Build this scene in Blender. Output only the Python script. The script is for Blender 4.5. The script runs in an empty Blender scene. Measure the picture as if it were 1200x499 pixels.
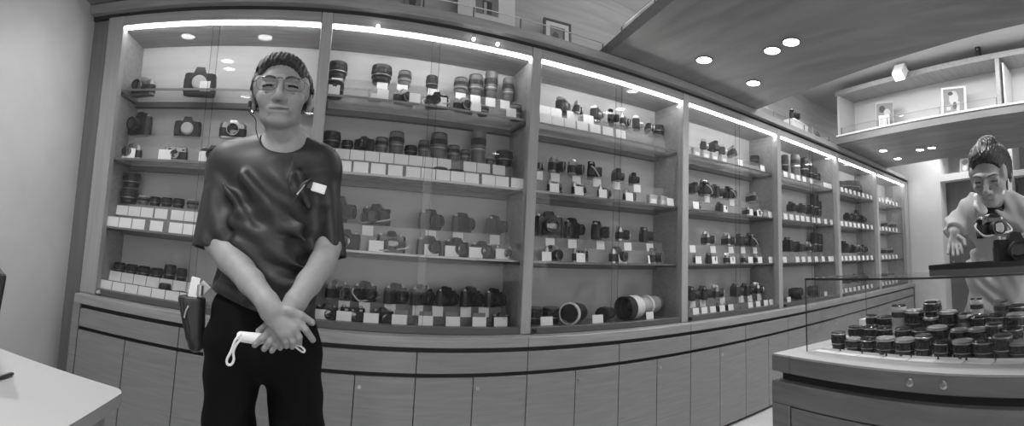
import bpy, math, random
import numpy as np
from mathutils import Matrix, Vector
random.seed(7)
COL = bpy.context.scene.collection

# ------------------------------------------------------------------ camera
# a swing-lens panorama: central cylindrical projection, 539 px per radian
F, CX, CY = 539.2526710442788, 600.0, 245.311
YAW, PITCH, ROLL = math.radians(22.22719), math.radians(5.77586), math.radians(-2.73626)
EYE = 1.12
_cy, _sy, _cp, _sp, _cr, _sr = math.cos(YAW), math.sin(YAW), math.cos(PITCH), math.sin(PITCH), math.cos(ROLL), math.sin(ROLL)
FW = Vector((_sy*_cp, _cy*_cp, _sp))
_r0 = Vector((_cy, -_sy, 0)); _u0 = _r0.cross(FW)
RT = _r0*_cr - _u0*_sr
UP = _u0*_cr + _r0*_sr
def ray(px, py):
    th = (px-CX)/F; v = (CY-py)/F
    return RT*math.sin(th) + UP*v + FW*math.cos(th)
def proj(p):
    p = Vector(p) - Vector((0, 0, EYE))
    X, Y, Z = p.dot(RT), p.dot(UP), p.dot(FW)
    return CX + F*math.atan2(X, Z), CY - F*Y/math.hypot(X, Z)
def at(px, py, y):            # the point of the room seen at a pixel, at depth y from the camera
    d = ray(px, py); d = d*(y/d.y); return Vector((d.x, d.y, d.z+EYE))
def atz(px, py, z):           # ... at height z
    d = ray(px, py); d = d*((z-EYE)/d.z); return Vector((d.x, d.y, z))
def atr(px, py, r):           # ... at horizontal distance r
    d = ray(px, py); d = d*(r/math.hypot(d.x, d.y)); return Vector((d.x, d.y, d.z+EYE))
def onplane(px, py, x0, m):   # ... on the upright plane x = x0 - m*(2.2-y)
    d = ray(px, py); s = (x0-m*2.2)/(d.x-m*d.y); d = d*s; return Vector((d.x, d.y, d.z+EYE))
def xat(px, y, z):            # x of a thing standing at depth y and height z on the shelves, seen at column px
    a, b = -3.0, 9.0
    for _ in range(50):
        c = (a+b)/2
        if proj((c, y, z))[0] < px: a = c
        else: b = c
    return (a+b)/2

cam = bpy.data.cameras.new('camera'); cob = bpy.data.objects.new('camera', cam); COL.objects.link(cob)
cam.type = 'PANO'; cam.panorama_type = 'CENTRAL_CYLINDRICAL'
cam.central_cylindrical_range_u_min = -600/F; cam.central_cylindrical_range_u_max = 600/F
cam.central_cylindrical_range_v_min = (CY-499)/F; cam.central_cylindrical_range_v_max = CY/F
cam.central_cylindrical_radius = 1.0
cam.clip_start = 0.02
M4 = Matrix((( RT.x, UP.x, -FW.x, 0), (RT.y, UP.y, -FW.y, 0), (RT.z, UP.z, -FW.z, EYE), (0, 0, 0, 1)))
cob.matrix_world = M4
sc = bpy.context.scene; sc.camera = cob
sc.view_settings.view_transform = 'Standard'; sc.view_settings.look = 'None'
sc.view_settings.gamma = 1.0; sc.view_settings.use_curve_mapping = False
sc.view_settings.exposure = 0.68
sc.cycles.transparent_max_bounces = 48

# ------------------------------------------------------------------ materials (black and white photograph: all greys)
MATS = {}
def mat(name, g, rough=0.5, metal=0.0, noise=0.0, nscale=20.0, stretch=(1, 1, 1), bump=0.0, spec=0.5, coat=0.0):
    m = bpy.data.materials.new(name); m.use_nodes = True; MATS[name] = m
    nt = m.node_tree; b = nt.nodes['Principled BSDF']
    b.inputs['Base Color'].default_value = (g, g, g, 1); b.inputs['Roughness'].default_value = rough
    b.inputs['Metallic'].default_value = metal; b.inputs['Specular IOR Level'].default_value = spec
    b.inputs['Coat Weight'].default_value = coat
    if noise or bump:
        tc = nt.nodes.new('ShaderNodeTexCoord'); mp = nt.nodes.new('ShaderNodeMapping'); mp.inputs['Scale'].default_value = stretch
        nz = nt.nodes.new('ShaderNodeTexNoise'); nz.inputs['Scale'].default_value = nscale; nz.inputs['Detail'].default_value = 6
        nz.inputs['Distortion'].default_value = 0.6
        nt.links.new(tc.outputs['Object'], mp.inputs['Vector']); nt.links.new(mp.outputs['Vector'], nz.inputs['Vector'])
        if noise:
            rp = nt.nodes.new('ShaderNodeMapRange'); rp.inputs['From Min'].default_value = 0.3; rp.inputs['From Max'].default_value = 0.7
            rp.inputs['To Min'].default_value = g*(1-noise); rp.inputs['To Max'].default_value = g*(1+noise)
            cc = nt.nodes.new('ShaderNodeCombineColor')
            nt.links.new(nz.outputs['Fac'], rp.inputs['Value'])
            for i in range(3): nt.links.new(rp.outputs['Result'], cc.inputs[i])
            nt.links.new(cc.outputs['Color'], b.inputs['Base Color'])
        if bump:
            bp = nt.nodes.new('ShaderNodeBump'); bp.inputs['Strength'].default_value = bump; bp.inputs['Distance'].default_value = 0.004
            nt.links.new(nz.outputs['Fac'], bp.inputs['Height']); nt.links.new(bp.outputs['Normal'], b.inputs['Normal'])
    return m
def emit(name, g, s):
    m = bpy.data.materials.new(name); m.use_nodes = True; nt = m.node_tree
    nt.nodes.remove(nt.nodes['Principled BSDF']); e = nt.nodes.new('ShaderNodeEmission')
    e.inputs['Color'].default_value = (g, g, g, 1); e.inputs['Strength'].default_value = s
    nt.links.new(e.outputs[0], nt.nodes['Material Output'].inputs['Surface']); MATS[name] = m; return m
def glassmat(name, tint=0.97, refl=1.0, rough=0.0, veil=0.0):   # thin pane: clear, with mirror reflections growing towards grazing angles
    m = bpy.data.materials.new(name); m.use_nodes = True; nt = m.node_tree
    nt.nodes.remove(nt.nodes['Principled BSDF'])
    t = nt.nodes.new('ShaderNodeBsdfTransparent'); t.inputs[0].default_value = (tint, tint, tint, 1)
    g = nt.nodes.new('ShaderNodeBsdfGlossy'); g.inputs['Roughness'].default_value = rough
    ge = nt.nodes.new('ShaderNodeNewGeometry')
    dt = nt.nodes.new('ShaderNodeVectorMath'); dt.operation = 'DOT_PRODUCT'
    nt.links.new(ge.outputs['Normal'], dt.inputs[0]); nt.links.new(ge.outputs['Incoming'], dt.inputs[1])
    def mth(op, x, y):
        n = nt.nodes.new('ShaderNodeMath'); n.operation = op
        for i, v in enumerate((x, y)):
            if isinstance(v, (int, float)): n.inputs[i].default_value = v
            else: nt.links.new(v, n.inputs[i])
        return n.outputs[0]
    fac = mth('MULTIPLY', mth('ADD', mth('MULTIPLY', mth('POWER', mth('SUBTRACT', 1.0, mth('ABSOLUTE', dt.outputs['Value'], 0.0)), 5.0), .96), .04), refl)
    mx = nt.nodes.new('ShaderNodeMixShader')
    nt.links.new(fac, mx.inputs[0])
    nt.links.new(t.outputs[0], mx.inputs[1]); nt.links.new(g.outputs[0], mx.inputs[2])
    out = mx
    if veil:
        df = nt.nodes.new('ShaderNodeBsdfDiffuse'); df.inputs[0].default_value = (0.8, 0.8, 0.8, 1)
        m2 = nt.nodes.new('ShaderNodeMixShader'); m2.inputs[0].default_value = veil
        nt.links.new(mx.outputs[0], m2.inputs[1]); nt.links.new(df.outputs[0], m2.inputs[2]); out = m2
    nt.links.new(out.outputs[0], nt.nodes['Material Output'].inputs['Surface']); MATS[name] = m; return m

mat('plaster', .50, .9, noise=.06, nscale=3)
mat('plaster_light', .62, .9, noise=.04, nscale=3)
mat('floor', .55, .35, noise=.08, nscale=2)
mat('wood', .30, .42, noise=.16, nscale=4, stretch=(.8, 8, 14), bump=.04)
mat('wood_upright', .34, .42, noise=.10, nscale=4, stretch=(12, 12, .6))
mat('wood_base', .235, .42, noise=.11, nscale=5, stretch=(1.0, 8, 14), bump=.04)
mat('wood_dark', .16, .5, noise=.15, nscale=3, stretch=(8, 8, .6))
mat('wood_soffit', .20, .45, noise=.22, nscale=1.6, stretch=(5, 1.0, 5))
mat('wood_wall', .46, .5, noise=.15, nscale=2, stretch=(1, 6, 9))
mat('back_panel', .46, .55, noise=.05, nscale=3, stretch=(.6, 8, 8))
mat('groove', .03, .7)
mat('rail_dark', .10, .4)
mat('metal_edge', .30, .35, metal=.8)
mat('card', .86, .8)
mat('card_line', .35, .8)
mat('black_plastic', .022, .35, bump=.0)
mat('black_gloss', .015, .12)
mat('leather', .03, .6, bump=.35, nscale=500)
mat('grey_plastic', .14, .4)
mat('chrome', .48, .28, metal=1.0)
mat('satin', .50, .38, metal=.9)
mat('cap_grey', .45, .5)
mat('cap_mid', .26, .25)
mat('white_paint', .72, .45)
mat('lens_glass', .02, .04, spec=.9, coat=1.0)
mat('skin', .29, .50, noise=.06, nscale=60, bump=.10, spec=.4)
mat('lip', .27, .45)
mat('eye', .012, .15)
mat('hair_man', .028, .5, noise=.7, nscale=40, stretch=(6, 1, 1), bump=.5)
mat('hair_woman', .012, .4, noise=.5, nscale=40, stretch=(6, 1, 1), bump=.4)
mat('shirt', .017, .48, spec=.55, bump=.05, nscale=14)
mat('shirt_dark', .010, .7)
mat('trousers', .004, .8, spec=.15)
mat('skin_dark', .12, .6)
mat('shoe', .01, .3)
mat('cloth_white', .80, .85, bump=.1, nscale=150)
mat('jacket', .36, .85, bump=.2, nscale=30)
mat('scarf', .75, .9, bump=.3, nscale=40)
mat('table_white', .34, .45)
mat('ceramic', .55, .4)
mat('ink', .06, .6)
mat('ink_mid', .22, .6)
mat('ink_light', .45, .6)
mat('counter_wood', .17, .4, noise=.18, nscale=3, stretch=(9, 1, 9), bump=.03)
mat('counter_top', .50, .35, noise=.06, nscale=3, stretch=(6, 1, 6))
mat('dark_door', .10, .5, noise=.15, nscale=3, stretch=(6, 6, .7))
mat('rod', .12, .3, metal=.9)
emit('led', 1.0, 27.0)
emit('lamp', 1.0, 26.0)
emit('lamp_glow', 1.0, 3.0)
glassmat('pane', .97, .32, veil=.006)
glassmat('shelf_glass', .97, .4)
glassmat('case_glass', .97, .6, veil=.010)
glassmat('spectacle_glass', .97, .8)
glassmat('riser', .97, .5, rough=.05, veil=.16)
glassmat('edge_glass', .80, .8)

# ------------------------------------------------------------------ mesh builder
class MB:
    def __init__(s): s.v = []; s.f = []; s.m = []; s.cur = 0
    def add(s, vs, fs, T=None):
        b = len(s.v)
        s.v += [tuple(T @ Vector(p)) if T is not None else tuple(p) for p in vs]
        s.f += [tuple(b+i for i in f) for f in fs]; s.m += [s.cur]*len(fs); return s
    def use(s, i): s.cur = i; return s
    def box(s, x0, x1, y0, y1, z0, z1, T=None):
        vs = [(x0,y0,z0),(x1,y0,z0),(x1,y1,z0),(x0,y1,z0),(x0,y0,z1),(x1,y0,z1),(x1,y1,z1),(x0,y1,z1)]
        return s.add(vs, [(0,3,2,1),(4,5,6,7),(0,1,5,4),(1,2,6,5),(2,3,7,6),(3,0,4,7)], T)
    def bbox(s, x0, x1, y0, y1, z0, z1, b=.003, T=None):      # box with chamfered edges
        X, Y, Z = (x0, x1), (y0, y1), (z0, z1); vs = []; idx = {}
        for i in (0,1):
            for j in (0,1):
                for k in (0,1):
                    sx, sy, sz = (1-2*i)*b, (1-2*j)*b, (1-2*k)*b
                    for a, p in (('x',(X[i],Y[j]+sy,Z[k]+sz)),('y',(X[i]+sx,Y[j],Z[k]+sz)),('z',(X[i]+sx,Y[j]+sy,Z[k]))):
                        idx[i,j,k,a] = len(vs); vs.append(p)
        fs = []
        for i in (0,1):
            q = [idx[i,j,k,'x'] for j,k in ((0,0),(1,0),(1,1),(0,1))]; fs.append(q if i else q[::-1])
            q = [idx[j,i,k,'y'] for j,k in ((0,0),(1,0),(1,1),(0,1))]; fs.append(q[::-1] if i else q)
            q = [idx[j,k,i,'z'] for j,k in ((0,0),(1,0),(1,1),(0,1))]; fs.append(q if i else q[::-1])
        for i in (0,1):
            for j in (0,1):
                fl = (i == j)
                q = [idx[i,j,0,'x'], idx[i,j,1,'x'], idx[i,j,1,'y'], idx[i,j,0,'y']]; fs.append(q if fl else q[::-1])
                q = [idx[i,0,j,'x'], idx[i,1,j,'x'], idx[i,1,j,'z'], idx[i,0,j,'z']]; fs.append(q[::-1] if fl else q)
                q = [idx[0,i,j,'y'], idx[1,i,j,'y'], idx[1,i,j,'z'], idx[0,i,j,'z']]; fs.append(q if fl else q[::-1])
        for i in (0,1):
            for j in (0,1):
                for k in (0,1):
                    q = [idx[i,j,k,a] for a in 'xyz']; fs.append(q if (i+j+k) % 2 else q[::-1])
        return s.add(vs, fs, T)
    def prism(s, pts, z0, z1, T=None):                         # polygon in xy extruded in z
        n = len(pts); vs = [(x,y,z0) for x,y in pts]+[(x,y,z1) for x,y in pts]
        fs = [tuple(range(n))[::-1], tuple(range(n,2*n))]+[(i,(i+1)%n,n+(i+1)%n,n+i) for i in range(n)]
        return s.add(vs, fs, T)
    def lathe(s, prof, n=24, T=None, caps=True, knurl=0):      # profile (r, z) around z
        vs = []; fs = []; m = len(prof)
        for j,(r,z) in enumerate(prof):
            for i in range(n):
                a = 2*math.pi*i/n; vs.append((r*math.cos(a), r*math.sin(a), z))
        for j in range(m-1):
            for i in range(n): fs.append((j*n+i, j*n+(i+1)%n, (j+1)*n+(i+1)%n, (j+1)*n+i))
        if caps: fs += [tuple(range(n))[::-1], tuple((m-1)*n+i for i in range(n))]
        return s.add(vs, fs, T)
    def cyl(s, c, r, h, n=20, axis='z', r2=None):
        T = Matrix.Translation(c)
        if axis == 'y': T = T @ Matrix.Rotation(math.radians(90), 4, 'X')      # runs towards -y
        if axis == 'x': T = T @ Matrix.Rotation(math.radians(90), 4, 'Y')
        return s.lathe([(r,0),(r2 or r,h)], n, T)
    def tube(s, pts, r, n=8, closed=False):
        P = [Vector(p) for p in pts]; m = len(P); vs = []; fs = []
        R = r if isinstance(r, (list, tuple)) else [r]*m
        prev = None
        for i,p in enumerate(P):
            if closed: t = (P[(i+1)%m]-P[i-1]).normalized()
            else: t = (P[min(i+1,m-1)]-P[max(i-1,0)]).normalized()
            if prev is None:
                a = t.orthogonal().normalized()
            else:
                a = (prev - t*prev.dot(t)); a = a.normalized() if a.length > 1e-6 else t.orthogonal().normalized()
            prev = a; b = t.cross(a)
            for k in range(n):
                q = 2*math.pi*k/n; vs.append(p + (a*math.cos(q)+b*math.sin(q))*R[i])
        for i in range(m if closed else m-1):
            for k in range(n): fs.append((i*n+k, i*n+(k+1)%n, ((i+1)%m)*n+(k+1)%n, ((i+1)%m)*n+k))
        if not closed: fs += [tuple(range(n))[::-1], tuple((m-1)*n+k for k in range(n))]
        return s.add(vs, fs)
    def ell(s, c, r, n=16, T=None):
        vs = []; fs = []; m = n//2
        for j in range(1, m):
            t = math.pi*j/m
            for i in range(n):
                a = 2*math.pi*i/n; vs.append((c[0]+r[0]*math.sin(t)*math.cos(a), c[1]+r[1]*math.sin(t)*math.sin(a), c[2]-r[2]*math.cos(t)))
        for j in range(m-2):
            for i in range(n): fs.append((j*n+i, j*n+(i+1)%n, (j+1)*n+(i+1)%n, (j+1)*n+i))
        b = len(vs); vs += [(c[0],c[1],c[2]-r[2]),(c[0],c[1],c[2]+r[2])]
        for i in range(n): fs += [(b,(i+1)%n,i),(b+1,(m-2)*n+i,(m-2)*n+(i+1)%n)]
        return s.add(vs, fs, T)
    def mesh(s, name, mats, angle=35):
        me = bpy.data.meshes.new(name); me.from_pydata(s.v, [], s.f)
        for m in (mats if isinstance(mats, (list, tuple)) else [mats]): me.materials.append(MATS[m])
        me.polygons.foreach_set('material_index', s.m)
        me.polygons.foreach_set('use_smooth', [True]*len(s.f)); me.update()
        me.set_sharp_from_angle(angle=math.radians(angle)); return me
    def build(s, name, mats, parent=None, angle=35, local=False):
        o = bpy.data.objects.new(name, s.mesh(name, mats, angle)); COL.objects.link(o)
        if parent is not None: o.parent = parent
        return o
def smooth_path(pts, k=6):
    P = [Vector(p) for p in pts]; out = []
    for i in range(len(P)-1):
        a, b, c, d = P[max(i-1,0)], P[i], P[i+1], P[min(i+2,len(P)-1)]
        for j in range(k):
            t = j/k; out.append(.5*((2*b)+(c-a)*t+(2*a-5*b+4*c-d)*t*t+(3*b-a-3*c+d)*t*t*t))
    out.append(P[-1]); return out
def tag(o, label=None, cat=None, group=None, kind=None):
    if label: o['label'] = label
    if cat: o['category'] = cat
    if group: o['group'] = group
    if kind: o['kind'] = kind
    return o
def thing(name, label, cat, loc=(0,0,0), rz=0.0, group=None):
    o = bpy.data.objects.new(name, None); o.empty_display_size = .05; COL.objects.link(o)
    o.location = loc; o.rotation_euler = (0,0,rz); return tag(o, label, cat, group)
def struct(name, mb, m, angle=35):
    return tag(mb.build(name, m, None, angle), kind='structure')
def dup(root, loc, rz=0.0, scale=1.0):
    r = root.copy(); COL.objects.link(r); r.location = loc; r.rotation_euler = (0,0,rz); r.scale = (scale,)*3
    for k in ('label','group'):
        if k in r: del r[k]
    for ch in list(root.children):
        c = ch.copy(); COL.objects.link(c); c.parent = r
        for g in list(ch.children):
            d = g.copy(); COL.objects.link(d); d.parent = c
    return r
ORD = 'zeroth first second third fourth fifth sixth seventh eighth ninth tenth eleventh twelfth thirteenth fourteenth fifteenth sixteenth'.split()

# ------------------------------------------------------------------ the room
D0 = 2.2                                                  # front plane of the cabinets
PX = [-1.225+1.1154*i for i in range(8)]                  # centres of the uprights
SH = (1.870, 1.485, 1.100)                                # shelf heights
ZB, ZT = .745, 2.188                                      # bottom and top of the glazed part
YB = 2.52                                                 # back of the display
SLOPE_END = .27
def xe(y): return 6.72-SLOPE_END*(2.2-y)                  # end wall line
struct('floor', MB().box(-1.6, 7.6, -3.2, 2.75, -.05, 0), 'floor')
struct('ceiling', MB().box(-1.6, 7.6, -3.2, 2.75, 3.0, 3.06), 'plaster_light')
struct('wall_left', MB().box(-1.52, -1.41, -3.2, 2.75, 0, 3.0), 'plaster')
struct('wall_back', MB().box(-1.41, 7.6, 2.64, 2.75, 0, 3.0), 'wood_wall')
# wall behind the camera with the shop window
w = MB(); w.box(-1.41, -1.0, -3.2, -3.1, 0, 3.0); w.box(3.9, 7.6, -3.2, -3.1, 0, 3.0); w.box(-1.0, 3.9, -3.2, -3.1, 2.5, 3.0); w.box(-1.0, 3.9, -3.2, -3.1, 0, .35)
struct('wall_front', w, 'plaster')
w = MB()
for x in (-1.0, .6, 2.25, 3.86): w.box(x, x+.05, -3.18, -3.12, .35, 2.5)
w.box(-1.0, 3.91, -3.18, -3.12, .35, .40); w.box(-1.0, 3.91, -3.18, -3.12, 2.45, 2.5)
wf = struct('window_1', w, 'wood_dark')
for x0 in (-.95, .65, 2.30):
    MB().box(x0, x0+1.56, -3.152, -3.148, .40, 2.45).build('window_pane', 'pane', wf)
# end wall with the doorway, built along its slanting line
DY = Matrix.Translation((6.72, 2.2, 0)) @ Matrix.Rotation(math.atan(SLOPE_END)*-1, 4, 'Z')
# local frame of the end wall: -y runs along the wall towards the viewer's side, x goes out of the room
def wl(px, py):
    p = onplane(px, py, 6.72, SLOPE_END); q = DY.inverted() @ p; return q.y, q.z
dl, _ = wl(1104, 260); dr, _ = wl(1196, 260)
dl2, _ = wl(1187, 230)
ZD = 2.20
w = MB(); T = DY
w.box(0, .12, dl, .45, 0, 3.0, T); w.box(0, .12, dr-1.75, dl, 2.62, 3.0, T); w.box(0, .12, -5.6, dr-.9, 0, 2.62, T)
w.box(0, .30, dl2, dl, ZD, ZD+.10, T); w.box(.12, .30, dl, dl+.08, 0, 3.0, T); w.box(.30, .34, dr-.9, dl+.08, 2.2, 3.0, T); w.box(.12, .30, dr-1.0, dr-.9, 0, 3.0, T); w.box(.30, .34, dr-.9, dl, 0, 2.62, T)
w.box(0, .12, dl2, dl2+.06, 0, ZD, T); w.box(0, .30, dr-.9, dl2, ZD-.06, ZD+.02, T); w.box(0, .3, dl2-.03, dl2+.03, ZD, 2.62, T)
struct('wall_end', w, 'plaster_light')
d = MB().bbox(.17, .21, dl2+.06, dl-.002, 0, ZD-.002, .004, T)
d1 = struct('door_1', d, 'dark_door')
MB().cyl(T @ Vector((.15, dl-.08, 1.0)), .012, .02, 12).build('door_handle', 'satin', d1)
d2 = struct('door_2', MB().bbox(.17, .21, dr-.88, dl2-.03, 0, ZD-.062, .004, T), 'dark_door')
# soffits: lowered wooden ceilings with a gap between each two
ZS = 2.338
def soff(name, xl, ml, xr, mr, y0=2.60, y1=-3.1, z1=2.41):
    p = [(xl-ml*(2.2-y0), y0), (xl-ml*(2.2-y1), y1), (xr-mr*(2.2-y1), y1), (xr-mr*(2.2-y0), y0)]
    return struct(name, MB().prism(p, ZS, z1), 'wood_soffit')
s1L, s1R, s2L, s2R = (1.462,.13), (2.897,.235), (4.29,.155), (5.81,.225)
soff('ceiling_soffit', -1.405, 0, .05, .10)
soff('ceiling_soffit', *s1L, *s1R)
soff('ceiling_soffit', *s2L, *s2R)
# crown board and ledge along the whole cabinet row
XL, XR = -1.405, 6.70
struct('trim_1', MB().box(XL, XR, 2.172, 2.635, 2.284, 2.332), 'wood')
struct('trim_2', MB().box(XL, XR, 2.215, 2.635, 2.262, 2.284), 'groove')
# dark filler between the left wall and the first cabinet
struct('trim_3', MB().box(-1.408, -1.295, 2.235, 2.60, 0, 2.262), 'wood_dark')
struct('trim_4', MB().box(6.615, 6.70, 2.2, 2.6, 0, 2.262), 'wood_upright')

# ------------------------------------------------------------------ display cabinets (glazed) and base cabinets
BAY = ['leftmost bay', 'bay beside the man', 'bay with white telephoto', 'fourth bay', 'fifth bay', 'sixth bay', 'rightmost bay']
SHELFN = ['top shelf', 'second shelf', 'third shelf', 'cabinet floor']
CABL = ['glazed display cabinet against the left wall, half hidden by the man',
        'glazed display cabinet beside the man, white-carded lenses on its second shelf',
        'glazed display cabinet with white telephoto lens lying on its floor',
        'glazed display cabinet right of the one with white telephoto lens',
        'fifth glazed display cabinet, tall lenses on its top shelf',
        'sixth glazed display cabinet, just before the last one',
        'last glazed display cabinet, next to the end wall']
BASEL = ['wooden base cabinet behind the white table corner, left of the man',
         'wooden base cabinet of drawers and doors right behind the man',
         'wooden base cabinet below the white telephoto lens',
         'wooden base cabinet below the fourth glazed cabinet',
         'wooden base cabinet below the fifth glazed cabinet, beside glass counter',
         'wooden base cabinet seen through the end of the glass case',
         'wooden base cabinet next to the end wall']
for i in range(7):
    xl, xr = PX[i], PX[i+1]
    hw = .029
    t = thing('display_cabinet', CABL[i], 'display cabinet', ((xl+xr)/2, D0, ZB-.022), 0, 'glazed display cabinets along the wall')
    O = -Vector(t.location)
    def part(mb, n, m, par=t):
        T = Matrix.Translation(O); mb.v = [tuple(T @ Vector(p)) for p in mb.v]; return mb.build(n, m, par)
    a = xl-.070 if i == 0 else xl-hw
    l, r = xl+hw, xr-hw
    g = .0015
    # uprights: left one belongs to each cabinet, the last cabinet has both
    part(MB().bbox(a+g, l, D0, D0+.055, ZB-.022, 2.26, .003), 'upright', 'wood_upright')
    if i == 6: part(MB().bbox(r, xr+hw, D0, D0+.055, ZB-.022, 2.26, .003), 'upright', 'wood_upright')
    part(MB().box(xl-.012 if i else a+g, xl+.012, D0+.0555, YB, ZB, 2.2055), 'side_panel', 'wood')
    if i == 6: part(MB().box(xr-.012, xr+.012, D0+.0555, YB, ZB, 2.2055), 'side_panel', 'wood')
    part(MB().box(xl+.012, xr-.012, YB, YB+.015, ZB, 2.2055), 'back_panel', 'back_panel')
    part(MB().box(xl+.012, xr-.012, D0+.0565, YB, 2.206, 2.226), 'top_panel', 'wood')
    part(MB().bbox(l, r, D0+.002, D0+.03, 2.206, 2.26, .002), 'top_rail', 'wood')
    part(MB().box(l, r, D0+.020, D0+.029, 2.193, 2.204), 'light_strip', 'led')
    part(MB().box(xl+.012, xr-.012, D0+.0565, YB, ZB-.022, ZB), 'cabinet_floor', 'rail_dark')
    part(MB().bbox(l, r, D0+.006, D0+.05, ZB-.022, ZB+.012, .002), 'bottom_rail', 'rail_dark')
    for z in SH:
        s = part(MB().box(xl+.014, xr-.014, D0+.068, YB-.003, z-.010, z), 'shelf', 'shelf_glass')
        part(MB().box(xl+.014, xr-.014, D0+.062, D0+.067, z-.011, z-.0002), 'shelf_edge', 'metal_edge', s)
        part(MB().box(xl+.014, xr-.014, YB-.045, YB-.004, z-.042, z-.012), 'shelf_support', 'rail_dark', s)
        for x in (xl+.0125, xr-.0305): part(MB().box(x, x+.018, D0+.075, YB-.05, z-.026, z-.011), 'shelf_bracket', 'rail_dark', s)
    # two sliding glass doors
    xm = (l+r)/2
    for u0, u1, v0, ed in ((l+.001, xm+.02, .003, xm+.0185), (xm-.02, r-.001, .011, xm-.0195)):
        gd = part(MB().box(u0, u1, D0+v0, D0+v0+.004, ZB+.013, 2.204), 'glass_door', 'pane')
        part(MB().box(ed-.0012, ed+.0012, D0+v0-.0003, D0+v0+.0043, ZB+.014, 2.203), 'door_edge', 'edge_glass', gd)
    lk = MB(); lk.lathe([(.011,0),(.011,.014),(.006,.015),(.006,.022)], 16, Matrix.Translation((l+.022, D0+.006, ZB-.004)) @ Matrix.Rotation(math.radians(90), 4, 'X'))
    part(lk, 'door_lock', 'black_plastic' if i else 'cap_grey')
    # ---- base cabinet
    DB = 2.134
    b0 = .9955+.2793*4*(i-2); bx = [b0+.2793*k for k in range(5)]
    if i == 0: lo = -1.285
    else: lo = bx[0]
    hi = bx[4] if i < 6 else 6.69
    t2 = thing('base_cabinet', BASEL[i], 'cabinet', ((lo+hi)/2, DB, 0), 0, 'wooden base cabinets along the wall')
    O2 = -Vector(t2.location)
    def part2(mb, n, m, par=t2):
        T = Matrix.Translation(O2); mb.v = [tuple(T @ Vector(p)) for p in mb.v]; return mb.build(n, m, par)
    part2(MB().box(lo+.001, hi-.001, DB+.022, 2.60, .07, .672), 'carcass', 'groove')
    part2(MB().bbox(lo+.0005, hi-.0005, DB, 2.62, .672, .7215, .003), 'worktop', 'wood')
    part2(MB().box(lo+.001, hi-.001, DB+.05, 2.60, 0, .07), 'plinth', 'rail_dark')
    if i == 0:
        part2(MB().box(lo+.001, bx[0]-.003, DB, DB+.02, .07, .672), 'filler', 'wood_base')
    for k in (0, 2):
        part2(MB().bbox(bx[k]+.002, bx[k+2]-.002, DB, DB+.02, .556, .650, .0015), 'drawer', 'wood_base')
    for k in range(4):
        d = part2(MB().bbox(bx[k]+.002, bx[k+1]-.002, DB, DB+.02, .02, .536, .0015), 'cabinet_door', 'wood_base')
        if k % 2:
            kb = MB(); kb.cyl((bx[k]+.022, DB, .488), .009, .004, 16, 'y'); kb.cyl((bx[k]+.022, DB-.004, .488), .004, .003, 10, 'y')
            part2(kb, 'lock', 'satin', d)

# ------------------------------------------------------------------ ceiling lamps
def downlight(x, y, z, label, n, power=9.0, group='round recessed ceiling lamps'):
    t = thing('ceiling_downlight', label, 'ceiling lamp', (x, y, z), 0, group)
    MB().lathe([(.056,0),(.056,-.004),(.046,-.006),(.044,-.0005)], 28, caps=False).build('trim_ring', 'grey_plastic', t)
    MB().lathe([(.044,-.003),(.044,-.0012)], 28).build('lamp_disc', 'lamp', t)
    L = bpy.data.lights.new('downlight_beam', 'SPOT'); L.energy = power; L.spot_size = math.radians(125); L.spot_blend = .9; L.shadow_soft_size = .04
    o = bpy.data.objects.new('downlight_beam', L); COL.objects.link(o); o.parent = t; o.location = (0, 0, -.012)
OFF = [(0,0),(.489,-.002),(.165,-.39),(.141,-.537)]
DN = ['ceiling lamp near the cabinets, toward the man', 'ceiling lamp near the cabinets, away from the man', 'ceiling lamp, middle of four', 'ceiling lamp farthest from the cabinets']
for (x0, y0), where, pw in (((1.938,1.857),'in the near wooden soffit',9), ((4.833,1.855),'in the far soffit',9), ((-.99,1.74),'in the soffit over the man',9)):
    for (dx, dy), nm in zip(OFF, DN):
        downlight(x0+dx, y0+dy, ZS, 'round '+nm.replace('downlight ','lamp ',1)+', '+where, 0, pw)
for k, (x, y) in enumerate([(-.85,.55),(-.30,.15),(1.78,.50),(1.85,-.7)]):  # unseen lamps added to brighten the man and the counter
    downlight(x, y, ZS, 'round fill lamp added over the middle of the shop, out of view', 0, (26, 48, 26, 44)[k], 'added fill lamps out of view')
# three glowing beads added to imitate lamp glints above the lit strip
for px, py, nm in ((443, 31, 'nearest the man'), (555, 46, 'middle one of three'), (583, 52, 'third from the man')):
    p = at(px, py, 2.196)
    t = thing('glint_bead', 'tiny glowing bead imitating a glint on the cabinet rail, '+nm, 'lamp', p, 0, 'glowing glint beads above the lit strip')
    MB().ell((0,-.004,0), (.008,.006,.008), 12).build('bead_glow', 'lamp', t)
    MB().cyl((0,.010,0), .011, .010, 14, 'y').build('bead_mount', 'satin', t)

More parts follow.
